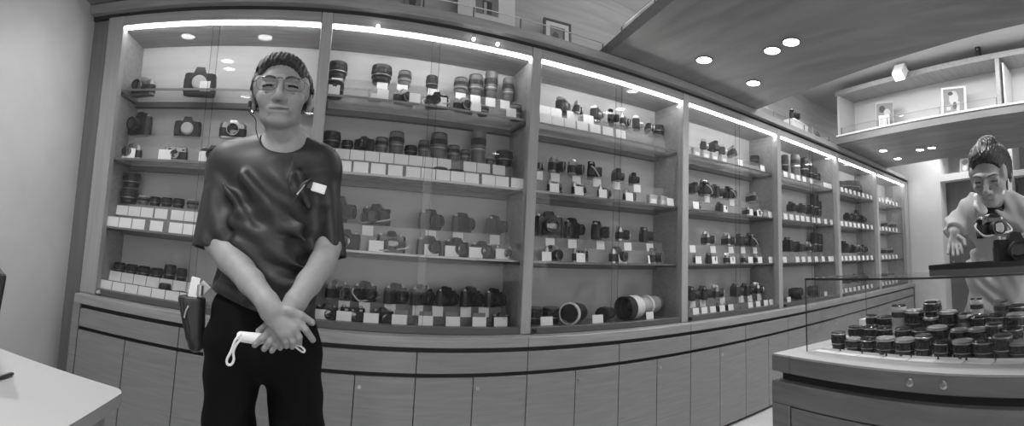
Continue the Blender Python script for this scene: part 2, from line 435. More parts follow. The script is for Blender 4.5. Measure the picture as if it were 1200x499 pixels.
# ------------------------------------------------------------------ cameras, lenses, cards (prototypes at the origin, facing -y)
RY = lambda y, z: Matrix.Translation((0, y, z)) @ Matrix.Rotation(math.radians(90), 4, 'X')
def outline(w, d, c):
    return [(-w/2+c,-d/2),(w/2-c,-d/2),(w/2,-d/2+c),(w/2,d/2-c),(w/2-c,d/2),(-w/2+c,d/2),(-w/2,d/2-c),(-w/2,-d/2+c)]
def lens_parts(t, y, z, R, L, barrel='black_plastic', front='lens_glass', ring='leather'):
    T = RY(y, z)
    b = MB().lathe([(R*.86,0),(R*.86,L*.18),(R,L*.2),(R,L*.34),(R*.94,L*.36),(R*.94,L*.78),(R,L*.8),(R,L),(R*.88,L),(R*.86,L*.93)], 28, T, caps=False)
    lb = b.build('lens_barrel', barrel, t)
    k = MB(); n = 36
    vs = []
    for i in range(n):
        a = 2*math.pi*i/n; rr = R*(1.03 if i % 2 else .985)
        vs.append((rr*math.cos(a), rr*math.sin(a)))
    k.prism(vs, L*.42, L*.72, T); k.build('focus_ring', ring, lb, 20)
    MB().lathe([(R*.88,L*.93),(R*.6,L*.975),(R*.25,L*.99),(.0005,L*.995)], 24, T, caps=False).build('front_element', front, lb)
    return lb
def camera_base(t, W, H, D, top, humpw, humph, grip=0, leather='leather'):
    hb = H*.70
    b = MB().prism(outline(W, D, D*.28), .010, hb)
    if grip: b.prism([(x-W*.36, y-D*.45) for x,y in outline(W*.24, grip, grip*.3)], .010, hb*.98)
    b.build('camera_body', leather, t)
    MB().prism(outline(W*.985, D*.97, D*.28), 0, .010).build('bottom_plate', top, t)
    p = MB(); p.prism(outline(W*.985, D*.94, D*.28), hb, H*.93); p.prism(outline(W*.95, D*.84, D*.26), H*.93, H)
    p.build('top_plate', top, t)
    if humpw:
        h = MB(); w2, w1, y0, y1 = humpw/2, humpw*.31, -D*.52, D*.46
        vs = [(-w2,y0,H*.74),(w2,y0,H*.74),(w2,y1,H*.74),(-w2,y1,H*.74),(-w2*.96,y0,H*.98),(w2*.96,y0,H*.98),(w2*.96,y1,H*.98),(-w2*.96,y1,H*.98),(-w1,y0+D*.12,H+humph),(w1,y0+D*.12,H+humph),(w1,y1,H+humph),(-w1,y1,H+humph)]
        h.add(vs, [(3,2,1,0),(0,1,5,4),(1,2,6,5),(2,3,7,6),(3,0,4,7),(4,5,9,8),(5,6,10,9),(6,7,11,10),(7,4,8,11),(8,9,10,11)])
        h.box(-.010,.010,y0+D*.5,y1-.002,H+humph,H+humph+.003)
        h.build('viewfinder_hump', top, t)
    a = MB().cyl((W*.32,0,H), .011, .007, 18); a.cyl((W*.32,0,H+.007), .0095, .003, 18); a.build('shutter_dial', 'satin' if top != 'chrome' else 'chrome', t)
    a = MB().cyl((-W*.36,0,H), .010, .009, 16); a.box(-W*.36-.009,-W*.36+.009,-.0025,.0025,H+.009,H+.012); a.build('rewind_knob', 'satin' if top != 'chrome' else 'chrome', t)
def strap_part(t, W, H, seed=0, m='black_plastic'):
    pts = [(-W*.5,0,H*.8),(-W*.62,-.02,H*.55),(-W*.45,-.045,H*.12),(-W*.1,-.05,.012),(W*.3,-.045,.02),(W*.58,-.03,H*.4),(W*.5,0,H*.8)]
    MB().tube(smooth_path(pts, 5), .0045, 6).build('neck_strap', m, t)
PROTO = {}
def proto(kind):
    t = bpy.data.objects.new(kind, None); COL.objects.link(t); t.empty_display_size = .05
    return t
def make(kind):
    if kind == 'slr':       # black film SLR with a standard lens
        t = proto('film_camera'); camera_base(t, .142, .078, .046, 'black_plastic', .052, .020); lens_parts(t, -.022, .040, .031, .046)
    elif kind == 'slrc':    # chrome-topped film SLR
        t = proto('film_camera'); camera_base(t, .142, .078, .046, 'chrome', .052, .020); lens_parts(t, -.022, .040, .031, .044)
        MB().lathe([(.0325,.040),(.0325,.0455),(.029,.0455),(.029,.040)], 28, RY(-.022,.040), caps=False).build('chrome_rim', 'chrome', t)
    elif kind == 'slrs':    # SLR with neck strap, bright lens rim
        t = proto('film_camera'); camera_base(t, .142, .080, .048, 'black_gloss', .054, .022); lens_parts(t, -.022, .041, .032, .046); strap_part(t, .142, .08, m='cap_grey')
    elif kind == 'body':    # SLR body closed with a pale mount cap
        t = proto('film_camera'); camera_base(t, .146, .084, .048, 'black_plastic', .058, .024, grip=.022)
        c = MB().lathe([(.033,0),(.034,.004)], 28, RY(-.023,.043)); c.build('mount_ring', 'chrome', t)
        MB().lathe([(.031,0),(.031,.007),(.027,.010),(.010,.010)], 28, RY(-.026,.043)).build('mount_cap', 'cap_grey', t)
    elif kind == 'dslr':    # big digital SLR with grip
        t = proto('digital_camera'); camera_base(t, .156, .108, .056, 'black_plastic', .062, .028, grip=.034); lens_parts(t, -.026, .058, .037, .060)
    elif kind == 'dslrb':   # digital SLR body with cap
        t = proto('digital_camera'); camera_base(t, .160, .108, .056, 'black_plastic', .066, .030, grip=.034)
        MB().lathe([(.036,0),(.037,.005)], 28, RY(-.027,.058)).build('mount_ring', 'satin', t)
        MB().lathe([(.033,0),(.033,.007),(.029,.010)], 28, RY(-.031,.058)).build('mount_cap', 'cap_grey', t)
    elif kind == 'rf':      # rangefinder camera: chrome top, no hump
        t = proto('rangefinder_camera'); camera_base(t, .138, .078, .036, 'chrome', 0, 0); lens_parts(t, -.017, .036, .025, .034, 'chrome')
        for x, s in ((-.035,.009),(.0,.006),(.045,.008)): MB().box(x-s, x+s, -.0186, -.0172, .060, .070).build('finder_window', 'lens_glass', t)
    elif kind == 'rfb':     # black rangefinder
        t = proto('rangefinder_camera'); camera_base(t, .138, .078, .036, 'black_gloss', 0, 0); lens_parts(t, -.017, .036, .025, .034, 'black_plastic')
        for x, s in ((-.035,.009),(.0,.006),(.045,.008)): MB().box(x-s, x+s, -.0186, -.0172, .060, .070).build('finder_window', 'cap_grey', t)
    elif kind in LENSES:
        H, R, body, top, cls = LENSES[kind]
        t = proto('camera_lens'); n = 26
        MB().lathe([(R*.84,0),(R*.86,H*.08),(R*.9,H*.10),(R*.9,H*.30),(R,H*.33),(R,H*.52),(R*.95,H*.53),(R*.95,H*.80),(R,H*.82),(R,H*.98),(R*.97,H)], n).build('lens_barrel', body, t)
        k = MB(); pts = []
        for i in range(40):
            a = 2*math.pi*i/40; rr = R*(1.035 if i % 2 else .985); pts.append((rr*math.cos(a), rr*math.sin(a)))
        k.prism(pts, H*.56, H*.77); k.build('focus_ring', 'black_gloss' if kind[:2] == 'c_' else 'leather', t, 20)
        MB().lathe([(R*1.005,H*.40),(R*1.005,H*.43)], n, caps=False).build('silver_ring', 'satin', t)
        if kind[:2] == 'c_': MB().lathe([(R*.985,H*.93),(R*1.008,H*.935),(R*1.008,H*.99),(R*.97,H*1.004)], n, caps=False).build('filter_rim', 'chrome', t)
        cp = MB().lathe([(R*.93,H),(R*.95,H+.004),(R*.86,H+.007),(R*.80,H+.005)], n); cp.build('lens_cap', top, t)
    elif kind == 'lensfront':   # lens lying towards the viewer, a bright rim round dark glass
        t = proto('camera_lens'); lens_parts(t, .06, .052, .047, .11, 'black_plastic')
        MB().lathe([(.0475,.100),(.050,.104),(.050,.111),(.044,.111),(.043,.104)], 32, RY(.06,.052), caps=False).build('silver_ring', 'chrome', t)
    elif kind == 'binoc':   # black and chrome viewer standing on end
        t = proto('folding_camera'); MB().bbox(-.045,.045,-.022,.022,0,.062,.006).build('camera_body', 'leather', t)
        MB().bbox(-.040,.040,-.020,.020,.062,.080,.004).build('top_plate', 'chrome', t)
        MB().lathe([(.024,0),(.024,.012),(.019,.014),(.019,.022)], 20, RY(-.022,.034)).build('lens_barrel', 'chrome', t)
        a = MB().cyl((.022,0,.080), .010, .010, 16); a.cyl((-.018,0,.080), .013, .006, 16); a.build('shutter_dial', 'chrome', t)
    elif kind == 'clear':   # small pale boxed accessory
        t = proto('accessory_box'); MB().bbox(-.034,.034,-.018,.018,0,.060,.004).build('box_body', 'ceramic', t)
        MB().bbox(-.035,.035,-.019,.019,.044,.066,.003).build('box_lid', 'cap_grey', t)
        MB().box(-.022,.022,-.0192,-.0184,.010,.036).build('box_label', 'card', t)
    elif kind == 'sign':    # small notice card with a dark heading
        t = proto('notice_card'); T = Matrix.Rotation(math.radians(-8), 4, 'X')
        MB().bbox(-.030,.030,-.001,.001,0,.060,.0005, T).build('card_face', 'ink_mid', t)
        MB().box(-.026,.026,-.0016,-.0010,.030,.038, T).build('card_window', 'card', t)
        MB().box(-.026,.026,0,.025,0,.002).build('card_foot', 'card', t)
    elif kind == 'card':    # white price card with a folded foot
        T = Matrix.Rotation(math.radians(-7), 4, 'X')
        mb = MB().box(-.029,.029,-.0008,.0008,0,.052, T); mb.box(-.029,.029,-.0006,.016,0,.0012)
        t = mb.build('price_card', 'card')
    elif kind == 'cardw':
        T = Matrix.Rotation(math.radians(-7), 4, 'X')
        mb = MB().box(-.037,.037,-.0008,.0008,0,.055, T); mb.box(-.037,.037,-.0006,.016,0,.0012)
        t = mb.build('price_card', 'card')
    elif kind == 'cardp':   # card leaning, taller
        T = Matrix.Rotation(math.radians(-7), 4, 'X')
        mb = MB().box(-.024,.024,-.0008,.0008,0,.052, T); mb.box(-.024,.024,-.0006,.016,0,.0012)
        t = mb.build('price_card', 'card')
    return t
LENSES = {   # height, radius, barrel, cap, -
    'l_low':  (.045, .033, 'black_plastic', 'black_gloss', 0), 'l_lowg': (.045, .033, 'grey_plastic', 'cap_grey', 0),
    'l_mid':  (.075, .033, 'black_plastic', 'black_plastic', 0), 'l_midg': (.080, .036, 'grey_plastic', 'black_plastic', 0),
    'l_tall': (.150, .035, 'black_plastic', 'black_plastic', 0), 'l_tallg': (.155, .037, 'grey_plastic', 'grey_plastic', 0),
    'l_drum': (.085, .052, 'black_plastic', 'grey_plastic', 0), 'l_hood': (.120, .042, 'grey_plastic', 'black_plastic', 0),
    'l_silver': (.070, .031, 'satin', 'black_plastic', 0), 'l_pale': (.105, .034, 'ceramic', 'black_gloss', 0),
    'c_low': (.050, .036, 'black_gloss', 'cap_mid', 0), 'c_lowb': (.052, .035, 'black_gloss', 'black_gloss', 0), 'c_mid': (.070, .036, 'black_gloss', 'cap_mid', 0),
    'c_midb': (.075, .034, 'black_gloss', 'black_plastic', 0), 'c_slim': (.055, .028, 'black_gloss', 'black_gloss', 0)}
DESC = {'slr': ('black film camera', 'camera'), 'slrc': ('chrome-topped film camera', 'camera'), 'slrs': ('black strapped film camera', 'camera'),
        'body': ('capped camera body', 'camera'), 'dslr': ('large black digital camera', 'camera'), 'dslrb': ('large capped camera body', 'camera'),
        'rf': ('chrome rangefinder camera', 'camera'), 'rfb': ('black rangefinder camera', 'camera'), 'binoc': ('chrome-topped folding camera', 'camera'),
        'clear': ('pale boxed accessory', 'box'), 'sign': ('dark-edged notice card', 'sign'), 'lensfront': ('bright-rimmed lens', 'lens'),
        'l_low': ('short black lens', 'lens'), 'l_lowg': ('short grey lens', 'lens'), 'l_mid': ('black lens', 'lens'), 'l_midg': ('grey lens', 'lens'),
        'l_tall': ('tall black lens', 'lens'), 'l_tallg': ('tall grey lens', 'lens'), 'l_drum': ('wide black drum lens', 'lens'), 'l_hood': ('hooded grey lens', 'lens'),
        'l_silver': ('silver lens', 'lens'), 'l_pale': ('pale lens', 'lens'),
        'c_low': ('low black lens with grey cap', 'lens'), 'c_lowb': ('low black lens with black cap', 'lens'), 'c_mid': ('black lens with grey cap', 'lens'),
        'c_midb': ('glossy black lens', 'lens'), 'c_slim': ('slim black lens', 'lens')}
GROUPS = {'camera': 'used cameras on the shelves', 'lens': 'used lenses on the shelves', 'box': 'accessories on the shelves', 'sign': 'notice cards on the shelves'}
def put(kind, x, y, z, yaw=0.0, scale=1.0):
    if kind not in PROTO: PROTO[kind] = make(kind)
    if kind not in USED:
        USED.add(kind); t = PROTO[kind]; t.location = (x, y, z); t.rotation_euler = (0, 0, yaw); t.scale = (scale,)*3
        return t
    return dup(PROTO[kind], (x, y, z), yaw, scale)

FOOT = {}
def foot(kind, yaw, sca):
    if kind not in PROTO: PROTO[kind] = make(kind); PROTO[kind].location = (0, 0, -50)
    if kind not in FOOT:
        P = []
        def walk(o):
            if o.type == 'MESH': P.extend((v.co.x, v.co.y) for v in o.data.vertices)
            for c in o.children: walk(c)
        walk(PROTO[kind]); FOOT[kind] = np.array(P)
    x = (FOOT[kind][:,0]*math.cos(yaw)-FOOT[kind][:,1]*math.sin(yaw))*sca; y = (FOOT[kind][:,0]*math.sin(yaw)+FOOT[kind][:,1]*math.cos(yaw))*sca
    return x.min()-.002, x.max()+.002, y.max()
USED = set()
EPS = .0004
RIS = {}
def riser(b, s, h, lip=.075):
    z = (SH+(ZB,))[s]; x0, x1 = PX[b]+.034, PX[b+1]-.034
    z += EPS
    mb = MB(); mb.bbox(x0, x1, 2.392, YB-.048 if s < 3 else YB-.004, z, z+h, .002); mb.box(x0, x1, 2.370, 2.392, z, z+lip)
    o = mb.build('display_step', 'riser')
    tag(o, 'grey display step on the %s of the %s' % (SHELFN[s], BAY[b]), 'display step', 'display steps on the shelves')
    RIS[b, s] = (z+h, z+lip)
def row(b, s, where, items):
    """where: 'f' in front of the step, 'b' on top of it, 'm' straight on the shelf (no step).  items: (px, kind[, yaw in degrees[, scale]])"""
    z0 = (SH+(ZB,))[s]+EPS
    rown = {'f': 'front row', 'b': 'back row', 'm': 'only row'}[where]
    lo, hi = PX[b]+.0135, PX[b+1]-.0135
    for cards in (True, False):
        R = []
        for it in items:
            if it[1].startswith('card') != cards: continue
            px, kind = it[0], it[1]; yaw = math.radians(it[2]) if len(it) > 2 else 0; sca = it[3] if len(it) > 3 else 1.0
            if cards: y, z = (2.3735, RIS[b, s][1]+EPS) if where == 'b' else (2.2695, z0)
            else: y, z = {'b': (2.425, RIS[b, s][0]+EPS if where == 'b' else 0), 'm': (2.40, z0), 'f': (2.322, z0)}[where]
            f0, f1, yb = foot(kind, yaw, sca)
            if not cards: y = min(y, {'f': 2.3685, 'b': 2.4705, 'm': 2.468}[where]-yb)
            R.append([xat(px, y, z+(.03 if cards else .04)), kind, yaw, sca, f0, f1, y, z])
        R.sort(key=lambda r: r[0])
        tot = sum(r[5]-r[4] for r in R)                       # a crowded row is drawn a little smaller
        k = min(1.0, (hi-lo)*.985/tot) if tot else 1
        for r in R: r[3] *= k; r[4] *= k; r[5] *= k
        for _ in range(200):                                  # keep neighbours from running into each other or the sides
            for r in R: r[0] = min(max(r[0], lo-r[4]), hi-r[5])
            for p, q in zip(R, R[1:]):
                g = (p[0]+p[5])-(q[0]+q[4])
                if g > 0: p[0] -= g/2; q[0] += g/2
        for n, (x, kind, yaw, sca, f0, f1, y, z) in enumerate(R, 1):
            o = put(kind, x, y, z, yaw, sca)
            if cards: tag(o, 'white price card, %s from left, %s, %s, %s' % (ORD[n], rown, SHELFN[s], BAY[b]), 'price card', 'price cards on the shelves')
            else:
                d, c = DESC[kind]
                tag(o, '%s, %s item from left, %s, %s, %s' % (d, ORD[n], rown, SHELFN[s], BAY[b]), c, GROUPS[c])
# ---- leftmost bay
row(0, 0, 'm', [(161,'slrc',-12,1.1),(234,'dslrb',8,1.12)])
o = put('card', xat(243, 2.335, 1.95), 2.3395, SH[0]+.045+EPS); o.location.z = SH[0]+EPS; o.location.y = 2.30
tag(o, 'white price card in front of the capped camera body, top shelf, leftmost bay', 'price card', 'price cards on the shelves')
riser(0, 1, .155, .085); row(0, 1, 'b', [(163,'dslr',-22),(220,'body',8,1.05),(273,'slrc',10,1.05)])
row(0, 1, 'f', [(151,'cardw'),(193,'cardw'),(241,'cardw'),(155,'slrc',-15,.9),(206,'rf',10,.95),(250,'slr',5,.95)])
riser(0, 2, .140, .070)
row(0, 2, 'b', [(149,'l_drum'),(165,'l_lowg'),(177,'l_low'),(193,'l_low'),(209,'l_low'),(226,'l_lowg')] + [(x,'cardw') for x in (142,157,171.5,188.5,208,223)])
row(0, 2, 'f', [(x,'cardw') for x in (120,141,162,183,206,222)] + [(124,'l_low'),(184,'sign',0,.9),(208,'l_low',0,.8)])
o = put('l_drum', max(xat(149, 2.425, RIS[0,2][0]+.1), PX[0]+.07), 2.425, RIS[0,2][0]+EPS+.0923); tag(o, 'wide black drum lens stacked on another at the left end of leftmost bay', 'lens', GROUPS['lens'])
riser(0, 3, .090, .045)
row(0, 3, 'b', [(138,'l_low',0,1.1),(152,'l_low',0,1.1),(165,'l_low',0,1.1),(178,'l_low',0,1.1),(191,'l_mid',0,1.05),(206,'l_mid',0,.9)] + [(x,'cardw') for x in (131,145,159,173,188,203,218)])
row(0, 3, 'f', [(x,'cardw') for x in (112,127,141,155,172,188,202)] + [(193,'l_mid'),(211,'l_low')])
# ---- bay beside the man
riser(1, 0, .130, .075)
row(1, 0, 'b', [(393,'l_drum'),(447,'l_drum',0,1.05),(474,'l_midg'),(506,'l_mid'),(540,'l_midg',0,1.1),(557,'l_hood'),(575,'l_tallg'),(595,'l_tallg',0,.9)] + [(x,'card') for x in (395,448,471.5,508,540,557.5,575,592)])
row(1, 0, 'f', [(x,'card') for x in (391.5,449,486.4,517.4,558,599.4)] + [(389,'l_drum',0,.9),(440,'clear'),(473,'slrc',20,.8),(512,'slrs',-20,.85),(543,'slrc',10,.8),(566,'l_lowg'),(604,'l_midg')])
riser(1, 1, .140, .080)
row(1, 1, 'b', [(388,'l_drum'),(411,'l_low'),(430,'slr',-30,.85),(452,'l_midg'),(469,'l_hood'),(489,'l_low',0,1.1),(500,'l_hood',0,.75),(512,'l_hood',0,1.15),(525,'l_midg'),(538,'l_midg',0,.8),(554,'l_tallg',0,1.2),(568,'l_lowg',0,.8),(584,'l_drum')] + [(x,'cardw') for x in (384,399,417,432,450,467,485,503,521,551,567,585)])
row(1, 1, 'f', [(x,'cardw') for x in (403,423,443.5,463.5,485,503,519,536.5,553,573,589,608)] + [(424,'sign',0,1.25),(445,'l_low'),(516,'l_drum',0,.8),(534,'l_drum',0,.8),(572,'sign',0,1.25)])
riser(1, 2, .135, .078)
row(1, 2, 'b', [(407,'dslr',70),(431,'slrs',-25,1.1),(504,'slr',35,1.1),(541,'slr',35,1.05),(579,'slr',50,1.05)] + [(x,'card') for x in (431,505,537,580)])
row(1, 2, 'f', [(406,'slr',-10),(458,'slrs',0,1.05),(503,'slr',20),(536,'slr',15),(565,'slr',10,.9),(588,'slrc',10,.8)] + [(x,'cardw') for x in (441,506,530,558,589)])
riser(1, 3, .092, .040)
row(1, 3, 'b', [(405,'slrc',35),(436,'slrs',30),(463,'slr',35,1.05),(489,'slr',35,1.05),(518,'slr',35),(546,'slr',35,1.05),(576,'slr',35)] + [(x,'card') for x in (403,427,457,490,513,546,567)])
row(1, 3, 'f', [(x,'cardw') for x in (376,403,435,468,499,531,562,587)] + [(383,'slr',15,.8),(413,'rfb',0,.9),(450,'slr',15,.8),(469,'sign',0,1.15),(499.5,'sign',0,1.15),(530,'sign',0,1.15),(562,'sign',0,1.15),(587,'slr',0,.7)])
# ---- bay with the white telephoto lens
riser(2, 0, .130, .085)
row(2, 0, 'b', [(663,'binoc',40,1.15),(670,'rf',70,.9),(698,'binoc',40,1.1),(717,'rfb',50),(731,'rf',40,.9),(745,'binoc',50,1.1),(759,'rf',60,.9),(787,'l_drum',0,.8)] + [(x,'cardw') for x in (639,652,671,690)])
row(2, 0, 'f', [(x,'cardw') for x in (641,654,668,683,698,713,728)])
riser(2, 1, .135, .080)
row(2, 1, 'b', [(631,'rf',60,.8),(649,'slrc',50),(671,'slrc',50),(692,'slrs',60),(722,'rfb',70),(741,'rfb',65,.9)] + [(x,'card') for x in (631,651,676,700,723,747)])
row(2, 1, 'f', [(650,'rf',20,.85),(678,'rf',25,.9),(707,'rf',30,.9),(735,'slrc',40,.8),(764,'clear'),(776,'clear',10)] + [(x,'card') for x in (650,679,707,738,786)])
riser(2, 2, .140, .080)
row(2, 2, 'b', [(643,'dslr',-10,1.1),(669,'dslr',30,.9),(699,'slr',50,1.15),(726,'slrc',60),(754,'slr',60)] + [(x,'card') for x in (645,671,704,736,762)])
row(2, 2, 'f', [(647,'slrc',20,.9),(680,'rf',15,.9),(722,'slrc',30),(765,'slrc',40)] + [(x,'card') for x in (641,681,730,764)])
row(2, 3, 'f', [(x,'cardw') for x in (641,701)])
row(2, 3, 'm', [(628,'l_drum'),(643,'l_drum')])
# ---- fourth bay
riser(3, 0, .10, .06)
row(3, 0, 'b', [(824,'binoc',50),(835,'rfb',70),(846,'binoc',50),(857,'rf',60),(893,'l_drum',0,.8)])
row(3, 0, 'f', [(815,'clear'),(826,'clear'),(836,'clear'),(847,'clear')] + [(x,'card') for x in (868,894)])
riser(3, 1, .130, .075)
row(3, 1, 'b', [(812,'rfb',70),(824,'slrs',60,1.1),(838,'slr',60),(853,'slrs',60),(880,'rf',70)] + [(x,'card') for x in (829,858)])
row(3, 1, 'f', [(815,'rf',45,.8),(843,'slr',60,.8),(874,'rf',60,.8),(887,'rf',60,.8),(900,'clear')] + [(x,'card') for x in (816,850,880,890,904)])
riser(3, 2, .140, .080)
row(3, 2, 'b', [(827,'slrc',60),(851,'slrc',60),(867,'slr',60),(878,'slrs',55,1.1)] + [(x,'card') for x in (812,836,857,871,885)])
row(3, 2, 'f', [(815,'rf',50,.8),(830,'slr',50,.8),(851,'slrc',50,.8),(871,'rf',50,.8),(885,'rf',50,.8)] + [(x,'card') for x in (819,838,859,880,891,904)])
riser(3, 3, .092, .042)
row(3, 3, 'b', [(810,'slr',60),(822,'slr',60),(838,'slrc',55),(862,'slr',60),(872,'slr',60),(885,'slrc',60)] + [(x,'card') for x in (812,824,847,869,879,890)])
row(3, 3, 'f', [(842,'rf',50,.8),(852,'rf',50,.8)] + [(x,'card') for x in (816,826,836,847,857,880,889,898,907)])
# ---- fifth bay
riser(4, 0, .10, .055)
row(4, 0, 'b', [(920,'l_tall',0,1.05),(932,'l_tallg',0,1.25),(943,'l_tall',0,1.3),(956,'l_tall'),(965,'l_tall',0,.9),(973,'l_mid')] )
row(4, 0, 'f', [(x,'card') for x in (921,929,936,943,951,967,972.5,978)])
riser(4, 1, .10, .055)
row(4, 1, 'b', [(927,'slr',60),(939,'slr',60),(950,'slr',60),(959,'l_tall',0,1.4),(968,'l_tall')])
row(4, 1, 'f', [(x,'card') for x in (921,928,935,941,947,954,960,968,976)])
riser(4, 2, .10, .055)
row(4, 2, 'b', [(923,'dslr',60),(935,'slr',60),(946,'slrc',60),(960,'l_tall',0,1.3),(971,'l_tall',0,1.2)])
row(4, 2, 'f', [(x,'card') for x in (920,935,942,949,957,965,973,979)])
row(4, 3, 'f', [(x,'card') for x in (925,968)])
row(4, 3, 'm', [(933,'lensfront',25,1.15),(954,'lensfront',25,1.15)])
# ---- sixth and rightmost bays
for s, items in ((0, [(986,'l_mid'),(992,'l_mid',0,1.1),(999,'l_drum',0,1.2),(1007,'l_drum',0,1.4),(1014,'l_drum',0,1.1),(1019,'l_mid')]), (1, [(993,'slr',60),(1000,'slr',60),(1012,'l_tall'),(1018,'slr',60)]), (2, [(989,'dslr',60),(999,'slr',60),(1009,'slrc',60),(1017,'slr',60)]), (3, [(992,'slr',60),(1002,'slr',60),(1011,'slr',60)])):
    riser(5, s, .09, .05); row(5, s, 'b', items)
    row(5, s, 'f', [(x,'card') for x in (987,992,997,1002,1007,1012,1017,1022)])
for s, items in ((0, [(1033,'clear'),(1039,'clear'),(1046,'clear')]), (1, [(1036,'rf',60),(1046,'slrc',60)]), (2, [(1035,'rf',60),(1043,'rf',60)]), (3, [(1037,'rf',60)])):
    riser(6, s, .07, .04); row(6, s, 'b', items)
    row(6, s, 'f', [(x,'card') for x in (1031,1035,1039,1043,1047,1051)])

# ---- lenses lying on the floor of the bay with the white telephoto lens
def lying(name, label, p0, p1, prof, mats, group=None):
    """a lens lying from p0 (front rim) to p1 (mount); prof: list of (part name, material, [(r, t)])"""
    a, b = Vector(p0), Vector(p1); L = (b-a).length
    t = thing(name, label, 'lens', a, 0, group)
    q = (b-a).to_track_quat('Z', 'Y').to_matrix().to_4x4()
    for nm, m, pr, cap in prof:
        MB().lathe([(r, z) for r, z in pr], 36, q, caps=cap).build(nm, m, t)
    return t
zf = ZB+EPS
R1 = .074
pA, pB = (xat(737, 2.33, zf+R1), 2.335, zf+R1+.004), (xat(773, 2.42, zf+.08), 2.425, zf+R1+.012)
Lt = (Vector(pB)-Vector(pA)).length
lying('telephoto_lens', 'big white telephoto lens lying with its dark front hood toward the man', pA, pB, [
    ('lens_hood', 'black_plastic', [(R1*.9,.020),(R1*.92,-.05),(R1,-.052),(R1*1.0,.005),(R1*.98,.006)], False),
    ('front_element', 'lens_glass', [(R1*.9,.012),(R1*.5,.006),(.001,.002)], False),
    ('white_collar', 'white_paint', [(R1*.995,.006),(R1*1.0,.075),(R1*.93,.088),(R1*.70,.092)], False),
    ('lens_barrel', 'cap_grey', [(R1*.74,.085),(R1*.78,.10),(R1*.78,.17),(R1*.74,.175),(R1*.74,Lt*.84)], True),
    ('white_ring', 'cloth_white', [(R1*.76,.182),(R1*.86,.184),(R1*.86,.202),(R1*.76,.204)], False),
    ('rear_cap', 'grey_plastic', [(R1*.71,Lt*.82),(R1*.72,Lt*.84),(R1*.60,Lt),(R1*.5,Lt)], True)], None)
o = put('card', xat(762, 2.275, zf+.03), 2.275, zf); tag(o, 'white price card leaning by the big white telephoto lens', 'price card', 'price cards on the shelves')
pA, pB = (xat(667, 2.305, zf+.06), 2.30, zf+.064), (xat(688, 2.45, zf+.06), 2.47, zf+.056)
lying('telephoto_lens', 'black lens lying with a bright silver rim round its front', pA, pB, [
    ('lens_barrel', 'black_plastic', [(.060,.004),(.060,.09),(.050,.10),(.050,.165)], True),
    ('front_element', 'lens_glass', [(.056,.002),(.001,.012)], False),
    ('silver_ring', 'white_paint', [(.054,-.008),(.0632,-.008),(.0632,.012),(.0605,.014)], False)], None)
pA, pB = (xat(706, 2.32, zf+.04), 2.33, zf+.046), (xat(722, 2.46, zf+.04), 2.46, zf+.044)
lying('telephoto_lens', 'dark lens lying between the silver-rimmed lens and white telephoto', pA, pB, [
    ('lens_barrel', 'black_plastic', [(.040,.002),(.044,.003),(.044,.06),(.038,.07),(.038,.13)], True),
    ('front_element', 'lens_glass', [(.039,.004),(.001,.010)], False),
    ('focus_ring', 'leather', [(.0455,.02),(.0455,.05)], False)], None)

# ------------------------------------------------------------------ things on the ledge above the cabinets
ZL = 2.332+EPS
def rail(name, label, p0, p1, h=.075, posts=6):
    a, b = Vector(p0), Vector(p1)
    t = thing(name, label, 'rail', a, 0, 'thin glass rails')
    d = b-a; n = Vector((-d.y, d.x, 0)).normalized()*.003
    mb = MB(); mb.add([(-n), (d-n), (d+n), n, (-n)+Vector((0,0,h)), (d-n)+Vector((0,0,h)), (d+n)+Vector((0,0,h)), n+Vector((0,0,h))],
        [(0,3,2,1),(4,5,6,7),(0,1,5,4),(1,2,6,5),(2,3,7,6),(3,0,4,7)])
    mb.build('rail_pane', 'case_glass', t)
    MB().tube([Vector((0,0,h+.003)), d+Vector((0,0,h+.003))], .0030, 8).build('top_bar', 'satin', t)
    for k in range(posts):
        p = d*(k/(posts-1)); MB().cyl((p.x, p.y, 0), .004, h, 8).build('rail_post', 'rod', t)
    return t
rail('glass_rail', 'thin glass rail on the ledge between the man and near soffit', (.10, 2.215, ZL), (1.44, 2.215, ZL))
rail('glass_rail', 'thin glass rail on the ledge between the two soffits', (2.93, 2.215, ZL), (4.20, 2.215, ZL))
p0 = Vector((s1L[0]-s1L[1]*.10+.045, 2.10, 2.4104)); p1 = Vector((s1L[0]-s1L[1]*2.6+.045, -.40, 2.4104))
rail('glass_rail', 'thin glass rail along the edge of the near soffit', p0, p1, .07, 8)
